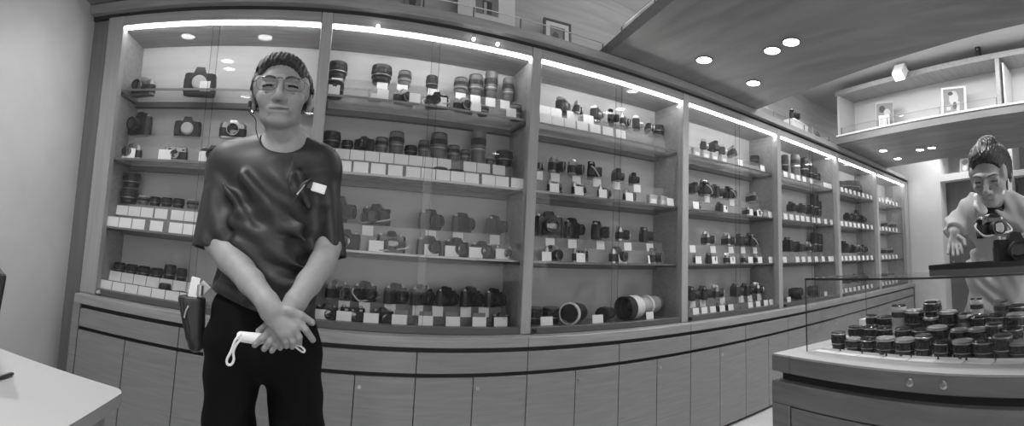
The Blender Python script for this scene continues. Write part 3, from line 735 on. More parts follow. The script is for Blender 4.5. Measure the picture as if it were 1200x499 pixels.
def leaning(name, label, cx, y, z, w, h, fr, mt, pic, matw, lean=9, rz=0, group=None, cat='picture'):
    t = thing(name, label, cat, (cx, y, z), rz, group); T = Matrix.Rotation(math.radians(-lean), 4, 'X')
    if fr:
        b = MB(); f = .016
        b.bbox(-w/2,w/2,-.010,.010,0,f,.002,T); b.bbox(-w/2,w/2,-.010,.010,h-f,h,.002,T); b.bbox(-w/2,-w/2+f,-.010,.010,f,h-f,.002,T); b.bbox(w/2-f,w/2,-.010,.010,f,h-f,.002,T)
        b.build('picture_frame', fr, t)
        MB().box(-w/2+f,w/2-f,-.004,.006,f,h-f,T).build('mat_board', mt, t)
        off = -.0046
    else:
        MB().bbox(-w/2,w/2,-.004,.004,0,h,.001,T).build('mat_board', mt, t); off = -.0046
    mb = MB(); mw, m2 = matw
    x0, x1, z0, z1 = -w/2+mw, w/2-mw, m2, h-m2
    mb.use(0).box(x0,x1,off-.0008,off+.0002,z0,z1,T)
    for k, (shape, ax, az, aw, ah) in enumerate(pic):
        cxx, czz = x0+(x1-x0)*ax, z0+(z1-z0)*az; ww, hh = (x1-x0)*aw/2, (z1-z0)*ah/2
        mb.use(1 if shape[0] == 'd' else 2)
        if shape[1] == 'o':
            pts = [(cxx+ww*math.cos(2*math.pi*i/20), czz+hh*math.sin(2*math.pi*i/20)) for i in range(20)]
            mb.add([(px, off-.0011-k*.00012, pz) for px, pz in pts], [tuple(range(20))], T)
        else: mb.box(cxx-ww,cxx+ww,off-.0011-k*.00012,off-.0006,czz-hh,czz+hh,T)
    mb.build('print', ['ink_mid','ink','ink_light'], t)
    return t
# big white sheet with a dark print, and the dark-framed picture
xa, xb = at(537,20,2.50).x, at(605,32,2.50).x
leaning('leaning_picture', 'wide white-matted picture with dark centre, leaning on the ledge above the man', (xa+xb)/2, 2.50, ZL, xb-xa, .62, None, 'white_paint', [('lo',.5,.75,.5,.3),('dr',.5,.3,.4,.5),('lr',.42,.25,.12,.5)], ((xb-xa)*.30,at(571,15,2.5).z-ZL), 7)
leaning('framed_picture', 'small dark-framed picture leaning on the ledge by the near soffit', at(655,35,2.5).x, 2.50, ZL, .195, .315, 'dark_door', 'white_paint', [('do',.35,.6,.5,.45),('lo',.6,.35,.6,.45),('lr',.5,.15,.8,.12)], (.045,.045), 6, -.06)
leaning('small_print', 'small dark print leaning on the ledge at the top edge, nearest the man', at(484,5,2.5).x, 2.50, ZL, .10, .33, None, 'ink_mid', [('do',.5,.7,.5,.3),('lr',.55,.25,.4,.35),('dr',.2,.3,.2,.6)], (.006,.006), 9)
# camera on a white box and a spiky model, between the soffits
p = at(935, 152, 2.45)
t = thing('white_box', 'white carton on the ledge with a small black camera on top', 'box', (p.x, 2.47, ZL), .1)
MB().bbox(-.16,.16,-.06,.06,0,.205,.004).build('carton', 'white_paint', t); MB().bbox(-.162,.162,-.062,.062,.175,.208,.002).build('carton_lid', 'cloth_white', t)
o = put('rfb', p.x-.06, 2.46, ZL+.2085, .25, 1.25); tag(o, 'small black camera standing on the white carton on the ledge', 'camera', None); o['group'] = 'cameras above the cabinets'
p = at(951, 157, 2.45)
t = thing('model_kit', 'small spiky model of rods and discs on the ledge beside the carton', 'model', (p.x+.06, 2.46, ZL)); t.scale = (1.9, 1.5, 1.9)
MB().bbox(-.05,.05,-.03,.03,0,.012,.003).build('stand', 'ink', t)
mb = MB()
for k in range(7):
    a = k*.9; mb.tube([(0,0,.05),(.10*math.cos(a),.02*math.sin(a*2),.055+.07*math.sin(a))], .006, 6)
mb.ell((0,0,.055),(.03,.025,.03)); mb.cyl((0,0,.010),.006,.04); mb.build('model_body', 'ink_light', t)
MB().ell((.05,0,.09),(.022,.012,.018)).build('model_disc', 'ink', t)

# ------------------------------------------------------------------ niche shelf standing on the far soffit, facing the middle of the shop
NY0, NY1 = 2.10, -1.2                                       # along the soffit edge
TN = Matrix.Translation((s2L[0]-.0, 2.2, 0)) @ Matrix.Rotation(-math.atan(s2L[1]), 4, 'Z')     # local -y runs along the edge, +x goes into the niche
zn0, zn1 = 2.4104, 2.86
INV = TN.inverted()
def nl(px, py): q = INV @ onplane(px, py, s2L[0], s2L[1]); return q.y, q.z
t = thing('wall_niche', 'long white open niche shelf above the far soffit', 'shelf', TN.translation, TN.to_euler().z)
MB().box(.30,.315,-3.4,-.03,zn0,zn1+.06).v
def npart(mb, n, m): 
    mb.v = [(x, y, z-TN.translation.z) for x, y, z in mb.v]; return mb.build(n, m, t)
npart(MB().box(.30,.32,-3.4,-.03,zn0,zn1), 'back_panel', 'plaster_light')
npart(MB().bbox(-.01,.40,-3.4,-.03,zn1,zn1+.055,.003), 'top_board', 'wood')
npart(MB().bbox(-.012,.30,-3.4,-.03,2.4104,2.43,.002), 'shelf_board', 'white_paint')
npart(MB().box(.0,.30,-.075,-.05,2.43,zn1), 'end_panel', 'plaster')
dy, _ = nl(1170, 100)
npart(MB().bbox(-.006,.30,dy-.02,dy+.02,2.43,zn1,.002), 'divider', 'wood')
dy3, _ = nl(1215, 100)
npart(MB().box(.02,.295,dy-.055,dy-.04,2.44,zn1-.04), 'divider_lining', 'white_paint')
ta = TN.to_euler().z
a_ = TN @ Vector((.012, -.09, 2.4304)); b_ = TN @ Vector((.012, dy+.03, 2.4304))
rail('glass_rail', 'thin rail along the front of the white niche', a_, b_, .075, 4)
def niche_item(px, py, xin):
    y, z = nl(px, py); return TN @ Vector((xin, y, 2.4304))
p = niche_item(1031, 145, .10)
leaning('photo_board', 'small photo board with a white card, standing in the white niche', p.x, p.y, p.z, .19, .30, None, 'ink_light', [('do',.35,.75,.4,.3),('lo',.65,.6,.4,.3)], (.01,.02), 8, ta-math.pi/2+.35, None)
t = thing('notice_card', 'white card standing before the photo board in the niche', 'sign', niche_item(1034, 152, .045), ta-math.pi/2+.35)
MB().box(-.055,.055,-.002,.002,0,.12).build('card_face', 'card', t); l_ = MB()
for k in range(4): l_.box(-.035+.02*k,-.028+.02*k,-.003,-.0015,.02,.09)
l_.build('card_print', 'ink_light', t)
p = niche_item(1114, 130, .09)
leaning('poster_board', 'white poster of grey line drawing leaning in the niche', p.x, p.y, p.z, .24, .30, None, 'white_paint', [('lo',.5,.6,.45,.6),('do',.35,.8,.25,.15),('lr',.7,.25,.15,.4),('do',.55,.3,.2,.3),('lr',.25,.2,.2,.15)], (.02,.02), 10, ta-math.pi/2+.25, None)
# track lamp and clip on the niche's top board
p = onplane(1060, 95, s2L[0], s2L[1])
t = thing('track_spotlight', 'white box-shaped spotlight hanging off the top of the white niche', 'lamp', (p.x-.03, p.y, zn1+.0554), ta)
MB().box(-.06,.10,-.05,.05,0,.012).build('bracket', 'white_paint', t)
Tl = Matrix.Translation((-.07,0,-.03)) @ Matrix.Rotation(math.radians(35), 4, 'Y')
MB().bbox(-.05,.05,-.055,.055,-.06,.07,.006,Tl).build('lamp_housing', 'white_paint', t)
MB().box(-.045,.045,-.05,.05,-.064,-.059,Tl).build('diffuser', 'lamp_glow', t)
p = onplane(1146, 62, s2L[0], s2L[1])
t = thing('clamp', 'black clip on the top edge of the white niche', 'clip', (p.x, p.y, zn1+.0554), ta)
MB().bbox(-.016,.03,-.022,.022,0,.09,.004).build('clip_body', 'black_plastic', t); MB().cyl((-.016,0,.06), .008, .05, 12, 'x').build('screw', 'satin', t)
# picture in the little niche over the doorway
y_, z_ = wl(1127, 197)
p = DY @ Vector((.10, y_, ZD+.1004))
leaning('photo_board', 'small photo on the sill over the doorway', p.x, p.y, p.z, .17, .22, None, 'ink_light', [('do',.5,.75,.7,.4),('lo',.5,.3,.5,.4)], (.01,.01), 8, math.atan(SLOPE_END)*-1-math.pi/2, None)

# ------------------------------------------------------------------ glass counter on the right
FC = Vector((1.560, 1.115, 0)); RZ = math.radians(-8.9)
TC = Matrix.Translation(FC) @ Matrix.Rotation(RZ, 4, 'Z')      # local x: depth, local -y: along the front
LY = -2.3
t = thing('glass_counter', 'glass-topped wooden counter on the right, full of lenses', 'display counter', FC, RZ)
MB().bbox(0,.60,LY,-.0955,.680,.746,.004).build('worktop', 'counter_wood', t)
MB().bbox(0,.60,-.0945,0,.680,.746,.004).build('worktop_end', 'counter_wood', t)
MB().box(.006,.595,LY,-.006,.746,.7475).build('worktop_surface', 'counter_top', t)
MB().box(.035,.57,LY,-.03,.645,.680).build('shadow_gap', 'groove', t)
MB().bbox(0,.60,LY,0,.56,.645,.003).build('top_rail', 'counter_wood', t)
MB().bbox(.0,.60,-.095,0,.06,.56,.003).build('end_post', 'counter_wood', t)
MB().box(.02,.59,LY,-.095,.06,.56).build('carcass', 'groove', t)
for k in range(3):
    y1 = -.101-k*.45; MB().bbox(.002,.02,y1-.44,y1,.40,.555,.002).build('drawer', 'counter_wood', t)
    MB().bbox(.002,.02,y1-.44,y1,.08,.385,.002).build('panel', 'counter_wood', t)
MB().box(.06,.55,LY,-.04,0,.06).build('plinth', 'groove', t)
for y in (-.62, -.74):
    k = MB(); k.lathe([(.014,0),(.014,.004),(.011,.006),(.006,.006),(.006,.011)], 20, Matrix.Translation((0,y,.713)) @ Matrix.Rotation(math.radians(-90), 4, 'Y')); k.build('lock', 'chrome', t)
GX0, GX1, GY = .115, .575, -.093; G0, G1 = .7476, 1.044
MB().box(GX0,GX0+.006,LY,GY,G0,G1-.006).build('front_pane', 'case_glass', t)
MB().box(GX0+.006,GX1,GY-.006,GY,G0,G1-.006).build('side_pane', 'case_glass', t)
MB().box(GX1-.006,GX1,LY,GY-.006,G0,G1-.006).build('rear_pane', 'case_glass', t)
MB().box(GX0-.001,GX1+.001,LY,GY+.001,G1-.006,G1).build('top_pane', 'case_glass', t)
e = MB(); e.box(GX0-.0016,GX0+.002,GY-.002,GY+.0016,G0,G1); e.box(GX0-.002,GX0+.001,LY,GY,G1-.007,G1+.0004); e.box(GX0,GX1,GY-.001,GY+.002,G1-.007,G1+.0004)
e.build('pane_edge', 'rod', t)
e = MB(); e.box(GX1-.003,GX1+.001,GY-.002,GY+.001,G0,G1); e.build('pane_edge', 'edge_glass', t)
# steps under the lenses
STEP = [0, .030, .062, .094]; XR_ = [.206, .296, .386, .476]
st = MB()
for k in range(1, 4): st.box(XR_[k]-.044, GX1-.012, LY+.05, GY-.05, (G0+STEP[k-1] if k > 1 else G0)+EPS, G0+STEP[k])
st.v = [tuple(TC @ Vector(p)) for p in st.v]
tag(st.build('display_step', 'white_paint'), 'low white stepped stand under the lenses in the glass counter', 'display step')
def cpos(px, r):            # point on lens row r of the counter seen at column px
    z = G0+STEP[r]; x = XR_[r]; a, b = LY, .5
    for _ in range(50):
        c = (a+b)/2
        if proj(TC @ Vector((x, c, z+.03)))[0] < px: b = c
        else: a = c
    return TC @ Vector((x, (a+b)/2, z+EPS))
CL = [[(983,'c_midb',.9),(1001,'c_low',.95),(1018,'c_lowb',1),(1038.5,'c_low',1.15),(1061,'c_low',1.15),(1083,'c_midb',1),(1105,'c_lowb',1.05),(1129,'c_low',1.15),(1153,'c_lowb',1.15),(1176,'c_midb',1.05),(1195,'c_low',1.05)],
      [(1003,'c_lowb',.95),(1020,'c_lowb',1),(1036,'c_lowb',1),(1059,'c_lowb',1),(1079,'c_lowb',1),(1099,'c_low',1.2),(1125,'c_low',1.05),(1146,'c_low',1.1),(1166,'c_midb',1),(1187,'c_lowb',1.1)],
      [(1022,'c_slim',1),(1037,'c_lowb',1),(1054,'l_pale',.95),(1072,'c_mid',1.15),(1092,'c_low',1.05),(1112,'c_mid',1.1),(1131,'l_silver',1),(1148,'c_lowb',1.1),(1170,'c_lowb',1.15),(1192,'c_low',1.2)],
      [(1093,'c_mid',1.1),(1145,'l_pale',.8),(1174,'l_midg',.9),(1193,'c_lowb',1)]]
RN = ['front row', 'second row', 'third row', 'rear row']
for r, rowl in enumerate(CL):
    for k, (px, kd, s) in enumerate(rowl):
        p = cpos(px, r); o = put(kd, p.x, p.y, p.z, 0, s)
        tag(o, '%s, %s from left, %s inside the glass counter' % (DESC[kd][0], ORD[k+1], RN[r]), 'lens', 'lenses in the glass counter')
p = cpos(1085, 3)
p = cpos(1092, 2)
o = put('c_slim', p.x, p.y, p.z+.0595, 0, 1.0); tag(o, 'slim black lens lying on top of others, peak of the pile', 'lens', 'lenses in the glass counter')
# white cards lying in front of the lenses
for k in range(10):
    y = -.165-.107*k
    t = thing('label_card', 'white label card lying before the lens rows in glass counter, %s from its end' % ORD[k+1], 'price card', TC @ Vector((.150, y, G0+EPS)), RZ+random.uniform(-.05,.05), 'label cards in the glass counter')
    MB().box(-.020,.020,-.052,.048,0,.0015).build('card_face', 'cloth_white', t)
    b = MB(); b.box(.020,.0215,-.052,.048,0,.010); b.build('card_fold', 'cloth_white', t)
# dark tray on the case, with a camera on it
y0 = None
a, b = LY, .3
for _ in range(50):
    c = (a+b)/2
    if proj(TC @ Vector((GX0+.02, c, 1.06)))[0] < 1088.5: b = c
    else: a = c
ty = (a+b)/2
t = thing('felt_tray', 'long dark felt-lined tray on top of the glass counter', 'tray', TC @ Vector((GX0+.02, ty, G1+.001)), RZ)
MB().bbox(0,.24,-.62,0,0,.024,.003).build('tray_base', 'grey_plastic', t)
k = MB(); k.box(0,.008,-.62,0,.024,.040); k.box(.232,.24,-.62,0,.024,.040); k.box(.008,.232,-.008,0,.024,.040); k.box(.008,.232,-.62,-.612,.024,.040); k.build('tray_rim', 'black_plastic', t)
MB().box(.009,.231,-.611,-.009,.024,.027).build('felt_pad', 'ink', t)
a, b = LY, .3
for _ in range(50):
    c = (a+b)/2
    if proj(TC @ Vector((GX0+.16, c, 1.10)))[0] < 1190: b = c
    else: a = c
p = TC @ Vector((GX0+.16, (a+b)/2, G1+.001+.0272))
o = put('slr', p.x, p.y, p.z, RZ-1.1, 1.15); tag(o, 'black film camera resting on the dark tray before the woman', 'camera'); o['group'] = 'cameras on the glass counter'

# ------------------------------------------------------------------ white table at lower left, with a dark screen and cable at the edge
t = thing('white_table', 'white table with rounded corner at lower left, before the left wall', 'table', (-.42, .97, 0))
pts = [(0-.03+.03*math.cos(a), -.03+.03*math.sin(a)) for a in [math.radians(90-15*k) for k in range(7)]] + [(-.005,-1.6),(-.96,-1.6),(-.96,0)]
MB().prism(pts, .716, .746).build('table_top', 'table_white', t, 30)
MB().bbox(-.94,-.03,-1.55,-.03,.06,.7155,.004).build('cabinet_body', 'wood_base', t)
MB().box(-.92,-.06,-1.5,-.06,0,.06).build('plinth', 'groove', t)
p = atz(-15, 441, .7465)
t = thing('payment_terminal', 'dark upright screen cut off by the left edge, on the white table', 'screen', p, math.radians(48))
MB().bbox(-.06,.005,-.09,.09,0,.012,.003).build('stand_foot', 'black_plastic', t)
Tt = Matrix.Translation((-.02,0,.012)) @ Matrix.Rotation(math.radians(4), 4, 'Y')
MB().bbox(-.008,.008,-.10,.012,.02,.235,.004,Tt).build('screen_case', 'black_plastic', t); MB().box(.008,.0092,-.09,.002,.035,.225,Tt).build('screen_glass', 'lens_glass', t)
MB().box(-.006,.006,-.05,-.02,0,.03,Tt).build('stand_neck', 'black_plastic', t)
p = atz(-6, 447, .7465); q = atz(15, 440, .7465)
d = q-p; t = thing('pen', 'dark pen lying on the white table at the left edge', 'pen', (p.x, p.y, .7512), math.atan2(d.y, d.x))
MB().lathe([(.002,0),(.0042,.02),(.0042,d.length*.9),(.003,d.length)], 12, Matrix.Rotation(math.radians(90),4,'Y')).build('pen_barrel', 'black_plastic', t)
MB().box(d.length*.55,d.length*.85,-.001,.001,.0042,.006).build('pen_clip', 'satin', t)

# ------------------------------------------------------------------ figures: one smooth surface grown from a distance field
class Field:
    def __init__(s, lo, hi, h):
        s.lo = np.array(lo, float); s.h = h
        s.n = np.ceil((np.array(hi)-s.lo)/h).astype(int)+1
        s.F = np.full(s.n, .06, np.float32)
    def _sub(s, lo, hi, pad):
        a = np.maximum(np.floor((np.array(lo)-pad-s.lo)/s.h).astype(int), 0); b = np.minimum(np.ceil((np.array(hi)+pad-s.lo)/s.h).astype(int)+1, s.n)
        if np.any(b <= a): return None
        X = [(s.lo[i]+s.h*np.arange(a[i], b[i])).astype(np.float32) for i in range(3)]
        return tuple(slice(a[i], b[i]) for i in range(3)), X[0][:,None,None], X[1][None,:,None], X[2][None,None,:]
    def _comb(s, sl, d, k, op):
        A = s.F[sl]
        if op == 'add':
            if k > 0:
                h = np.maximum(k-np.abs(A-d), 0)/k; s.F[sl] = np.minimum(A, d)-h*h*k*.25
            else: s.F[sl] = np.minimum(A, d)
        else:
            d = -d
            if k > 0:
                h = np.maximum(k-np.abs(A-d), 0)/k; s.F[sl] = np.maximum(A, d)+h*h*k*.25
            else: s.F[sl] = np.maximum(A, d)
        return s
    def cone(s, a, b, r1, r2, k=.01, op='add', cut=None):
        a, b = np.array(a, float), np.array(b, float); R = max(r1, r2)
        q = s._sub(np.minimum(a,b)-R, np.maximum(a,b)+R, max(k,.012)+.012)
        if q is None: return s
        sl, X, Y, Z = q; ba = b-a; L = ba @ ba+1e-12
        t = np.clip(((X-a[0])*ba[0]+(Y-a[1])*ba[1]+(Z-a[2])*ba[2])/L, 0, 1)
        d = np.sqrt((X-a[0]-t*ba[0])**2+(Y-a[1]-t*ba[1])**2+(Z-a[2]-t*ba[2])**2)-(r1+(r2-r1)*t)
        if cut is not None:      # cut = (point, normal): keep the side the normal points away from
            p, n = np.array(cut[0], float), np.array(cut[1], float); n = n/np.linalg.norm(n)
            d = np.maximum(d, (X-p[0])*n[0]+(Y-p[1])*n[1]+(Z-p[2])*n[2])
        return s._comb(sl, d.astype(np.float32), k, op)
    def ell(s, c, r, k=.01, op='add', rot=None):
        c, r = np.array(c, float), np.array(r, float); R = max(r) if rot is not None else r
        q = s._sub(c-R, c+R, max(k,.012)+.012)
        if q is None: return s
        sl, X, Y, Z = q; X, Y, Z = X-c[0], Y-c[1], Z-c[2]
        if rot is not None:
            m = np.array(rot.to_3x3()).T if hasattr(rot, 'to_3x3') else np.array(rot).T
            X, Y, Z = m[0,0]*X+m[0,1]*Y+m[0,2]*Z, m[1,0]*X+m[1,1]*Y+m[1,2]*Z, m[2,0]*X+m[2,1]*Y+m[2,2]*Z
        k0 = np.sqrt((X/r[0])**2+(Y/r[1])**2+(Z/r[2])**2); k1 = np.sqrt((X/r[0]**2)**2+(Y/r[1]**2)**2+(Z/r[2]**2)**2)
        d = k0*(k0-1)/np.maximum(k1, 1e-6)
        return s._comb(sl, d.astype(np.float32), k, op)
    def half(s, p, n, k=0):      # remove everything on the side the normal points to
        n = np.array(n, float); n /= np.linalg.norm(n); p = np.array(p, float)
        X = [(s.lo[i]+s.h*np.arange(s.n[i])).astype(np.float32) for i in range(3)]
        d = (X[0][:,None,None]-p[0])*n[0]+(X[1][None,:,None]-p[1])*n[1]+(X[2][None,None,:]-p[2])*n[2]
        s.F = np.maximum(s.F, d.astype(np.float32)); return s
    def trim(s, y0, z0):         # remove what lies below z0 and in front of y0
        Y = (s.lo[1]+s.h*np.arange(s.n[1])).astype(np.float32)[None,:,None]; Z = (s.lo[2]+s.h*np.arange(s.n[2])).astype(np.float32)[None,None,:]
        s.F = np.maximum(s.F, -np.maximum(Y-y0, Z-z0)); return s
    def warp(s, fn):
        X = [(s.lo[i]+s.h*np.arange(s.n[i])).astype(np.float32) for i in range(3)]
        s.F = s.F + fn(X[0][:,None,None], X[1][None,:,None], X[2][None,None,:]).astype(np.float32); return s
    def mesh(s, name, m):
        F = s.F; N = F.shape; ins = F < 0
        cs = [slice(0,-1), slice(1,None)]
        cnt = np.zeros(tuple(np.array(N)-1), np.int8)
        for i in (0,1):
            for j in (0,1):
                for k in (0,1): cnt += ins[cs[i],cs[j],cs[k]]
        act = (cnt > 0) & (cnt < 8); I = np.argwhere(act)
        idx = np.full(act.shape, -1, np.int64); idx[act] = np.arange(len(I))
        acc = np.zeros((len(I),3)); num = np.zeros(len(I))
        C = [(i,j,k) for i in (0,1) for j in (0,1) for k in (0,1)]
        val = {c: F[I[:,0]+c[0], I[:,1]+c[1], I[:,2]+c[2]].astype(float) for c in C}
        for c in C:
            for ax in range(3):
                if c[ax] == 0:
                    e = list(c); e[ax] = 1; e = tuple(e)
                    fa, fb = val[c], val[e]; x = (fa < 0) != (fb < 0)
                    t = np.where(x, fa/np.where(np.abs(fa-fb) < 1e-9, 1, fa-fb), 0)
                    p = np.tile(np.array(c, float), (len(I),1)); p[:,ax] = t
                    acc[x] += p[x]; num[x] += 1
        V = s.lo+s.h*(I+acc/np.maximum(num,1)[:,None])
        quads = []
        for ax in range(3):
            u, v = (ax+1)%3, (ax+2)%3
            a = [slice(None)]*3; b = [slice(None)]*3; a[ax] = slice(0,-1); b[ax] = slice(1,None)
            ch = ins[tuple(a)] != ins[tuple(b)]
            ch2 = ch.copy()
            for w in (u, v):
                sl = [slice(None)]*3; sl[w] = 0; ch2[tuple(sl)] = False
                sl[w] = -1; ch2[tuple(sl)] = False
            E = np.argwhere(ch2)
            if len(E) == 0: continue
            def q(du, dv):
                P = E.copy(); P[:,u] += du; P[:,v] += dv; return idx[P[:,0],P[:,1],P[:,2]]
            Q = np.stack([q(-1,-1), q(0,-1), q(0,0), q(-1,0)], 1)
            fl = ~ins[E[:,0],E[:,1],E[:,2]]
            Q[fl] = Q[fl][:,::-1]; quads.append(Q)
        Q = np.concatenate(quads); Q = Q[(Q >= 0).all(1)]
        me = bpy.data.meshes.new(name)
        me.vertices.add(len(V)); me.vertices.foreach_set('co', V.astype(np.float32).ravel())
        me.loops.add(Q.size); me.loops.foreach_set('vertex_index', Q.astype(np.int32).ravel())
        me.polygons.add(len(Q)); me.polygons.foreach_set('loop_start', np.arange(0, Q.size, 4, dtype=np.int32)); me.polygons.foreach_set('loop_total', np.full(len(Q), 4, np.int32))
        me.polygons.foreach_set('use_smooth', np.ones(len(Q), bool))
        me.materials.append(MATS[m]); me.update(calc_edges=True); me.validate()
        return me
    def obj(s, name, m, parent=None):
        o = bpy.data.objects.new(name, s.mesh(name, m)); COL.objects.link(o)
        if parent is not None: o.parent = parent
        return o
V3 = lambda *a: np.array(a, float)

def head(f, O, S=1.0, R=None, HX=1.0):
    """head and neck; O = point between the ears at eye height; face towards -y"""
    R = R or Matrix.Identity(3)
    def P(x, y, z): return np.array(Vector(O)+R @ (Vector((x*HX, y, z))*S))
    el = lambda c, r, k=.02, op='add': f.ell(P(*c), V3(r[0]*HX, r[1], r[2])*S, k*S, op, rot=R)
    co = lambda a, b, r1, r2, k=.01, op='add': f.cone(P(*a), P(*b), r1*S, r2*S, k*S, op)
    el((0,.018,.028), (.071,.090,.080)); el((0,-.030,-.020), (.0600,.060,.078)); el((0,-.046,-.074), (.038,.040,.028), .03)
    el((0,-.076,-.094), (.018,.014,.013), .02)
    for s in (-1, 1):
        el((s*.036,-.064,-.030), (.024,.020,.020), .02); co((s*.044,-.018,-.072), (s*.015,-.066,-.092), .010, .010, .02)
        el((s*.062,-.030,.012), (.012,.03,.03), .02)
    co((-.036,-.083,.020), (.036,-.083,.020), .008, .008, .014)
    for s in (-1, 1): el((s*.0315,-.1005,-.001), (.017,.014,.0105), .012, 'sub')
    for s in (-1, 1):
        el((s*.0315,-.0795,-.002), (.0155,.0125,.0115), .004)
        co((s*.017,-.0885,.0035), (s*.044,-.0835,.0030), .0042, .004, .004)     # upper lid
        co((s*.018,-.0870,-.0085), (s*.043,-.0825,-.0085), .0036, .0036, .004)  # lower lid and bag
        co((s*.012,-.092,.0165), (s*.048,-.080,.0185), .0050, .0035, .007)      # brow ridge
    co((0,-.088,.006), (0,-.1105,-.031), .0075, .0105, .010); el((0,-.1095,-.0375), (.0115,.0105,.0095), .008)
    for s in (-1, 1):
        el((s*.0135,-.099,-.040), (.0085,.0105,.0078), .006); el((s*.0065,-.106,-.0475), (.0032,.004,.003), .002, 'sub')
        co((s*.020,-.0985,-.038), (s*.033,-.0875,-.072), .0040, .0034, .006, 'sub'); co((s*.020,-.089,-.016), (s*.040,-.079,-.024), .0022, .0022, .005, 'sub'); co((s*.022,-.088,-.080), (s*.030,-.080,-.088), .0025, .002, .005, 'sub')
    el((0,-.084,-.066), (.030,.014,.018), .012)
    co((-.021,-.0905,-.0625), (0,-.0975,-.0605), .0045, .0052, .005); co((.021,-.0905,-.0625), (0,-.0975,-.0605), .0045, .0052, .005)
    co((-.017,-.0915,-.0725), (.017,-.0915,-.0725), .0052, .0052, .005)
    co((-.024,-.098,-.0672), (.024,-.098,-.0672), .0022, .0022, .003, 'sub')
    for s in (-1, 1):
        e = R @ Matrix.Rotation(s*.35, 3, 'Z')
        f.ell(P(s*.076,.012,-.010), V3(.0085,.019,.031)*S, .006*S, 'add', rot=e)
        f.ell(P(s*.0855,.006,-.006), V3(.0055,.010,.017)*S, .004*S, 'sub', rot=e)
        f.ell(P(s*.074,.004,-.036), V3(.0075,.010,.010)*S, .006*S, 'add', rot=e)
    return P

def finger(f, pts, r0, r1, k=.0015):
    n = len(pts)-1
    for i in range(n):
        a, b = r0+(r1-r0)*i/n, r0+(r1-r0)*(i+1)/n
        f.cone(pts[i], pts[i+1], a, b, k if i == 0 else .002)

# ================================================================== the man
Y0 = 1.30
man = thing('person', 'man in dark t-shirt and black trousers, glasses, arms crossed low before him', 'person', (at(306, 560, Y0).x, Y0, 0))
MO = np.array(man.location)
W = lambda px, py, y: np.array(at(px, py, y))-MO           # in the man's own frame
f = Field((-.27,-.28,-.002), (.27,.20,1.70), .0025)
HO = W(331.2, 99.0, 1.268); HO[2] = W(333, 99.5, 1.178)[2]
RH = Matrix.Rotation(math.radians(4), 3, 'Z') @ Matrix.Rotation(math.radians(-1.5), 3, 'Y')
HS = .97
# hands first: fingers keep their own edges
def hand_chain(pts, r0, r1): finger(f, [W(*p) for p in pts], r0, r1)
yu, yl = 1.075, 1.105
# left hand (underneath), four fingers hanging down to the left
hand_chain([(318,386,yl),(307,396,yl-.004),(298.5,404,yl+.004)], .0088, .0076)
hand_chain([(324,389,yl-.004),(316,400,yl-.008),(309.5,408.5,yl+.002)], .0088, .0076)
hand_chain([(331,391,yl-.002),(324.5,402,yl-.006),(318.5,410.5,yl+.004)], .0088, .0074)
hand_chain([(338,392,yl+.002),(332.5,401,yl-.002),(328.5,407.5,yl+.006)], .0080, .0068)
hand_chain([(325,374,yl+.020),(312,381,yl+.026),(303,388,yl+.024)], .0095, .0080)
# right hand (on top): thumb, then fingers pointing down to the right
hand_chain([(340,364,yu-.006),(353,369,yu-.004),(366,378,yu+.010)], .0096, .0076)
hand_chain([(350,376,yu),(358,386,yu-.006),(366.5,398,yu+.012)], .0090, .0076)
hand_chain([(345,385,yu-.006),(350.5,395,yu-.006),(350.5,403,yu+.016)], .0088, .0074)
hand_chain([(338.5,390,yu-.006),(343,400,yu-.006),(342.5,406,yu+.014)], .0086, .0072)
hand_chain([(331,391,yu-.004),(335,400,yu-.004),(335.5,405.5,yu+.014)], .0078, .0066)
# backs of the hands
for (a, b) in (((316,362,yu+.004),(349,375,yu)),((315,366,yu+.002),(344.5,384,yu-.006)),((313,368,yu+.004),(338,389,yu-.006)),((312,368,yu+.010),(331,390,yu-.002))):
    f.cone(W(*a), W(*b), .0135, .0115, .010)
f.cone(W(318,360,yu+.004), W(340,364,yu-.004), .0135, .0110, .010)
for (a, b) in (((342,362,yl),(338,392,yl+.004)),((340,362,yl-.002),(331,391,yl)),((338,362,yl),(324,388,yl-.002)),((336,364,yl+.004),(318,385,yl+.002))):
    f.cone(W(*a), W(*b), .0145, .0115, .010)
f.cone(W(338,362,yl+.008), W(325,374,yl+.018), .013, .0105, .010)
# arms
def limb(pts, k=.012):
    for i in range(len(pts)-1): f.cone(pts[i][0], pts[i+1][0], pts[i][1], pts[i+1][1], k)
limb([(W(266,200,1.305),.050),(W(253,262,1.290),.041),(W(256,286,1.245),.037),(W(270,303,1.205),.0375),(W(294,330,1.145),.033),(W(314,355,1.088),.0265),(W(320,362,yu+.004),.022)])
limb([(W(376,200,1.305),.044),(W(385,262,1.290),.037),(W(385,290,1.245),.034),(W(378,308,1.205),.0345),(W(362,331,1.155),.031),(W(346,354,1.115),.0265),(W(341,362,yl+.004),.022)])
# torso core, legs and feet under the clothes
f.ell(W(320,225,1.30), (.13,.085,.16), .05); f.ell(W(312,310,1.30), (.125,.09,.17), .05); f.ell(W(306,385,1.30), (.135,.09,.10), .05)
f.cone(W(268,196,1.305), W(374,196,1.305), .045, .045, .04)
hipL, hipR = W(270,410,1.31), W(344,410,1.31)
for hp, kx in ((hipL, -.085), (hipR, .088)):
    kn = V3(kx, .0, .47); an = V3(kx*1.05, .03, .075)
    f.cone(hp, kn, .078, .052, .03); f.cone(kn, an, .052, .036, .02); f.cone(an, V3(kx*1.15,-.13,.030), .034, .026, .02)
f.warp(lambda X, Y, Z: 0*X)
P_ = head(f, HO, HS, RH, 1.09)
f.cone(P_(.004,.022,-.070), W(336,172,1.300), .047, .052, .02)
f.cone(P_(-.030,-.012,-.085), W(330,178,1.255), .010, .010, .02); f.cone(P_(.030,-.012,-.085), W(342,178,1.255), .010, .010, .02)
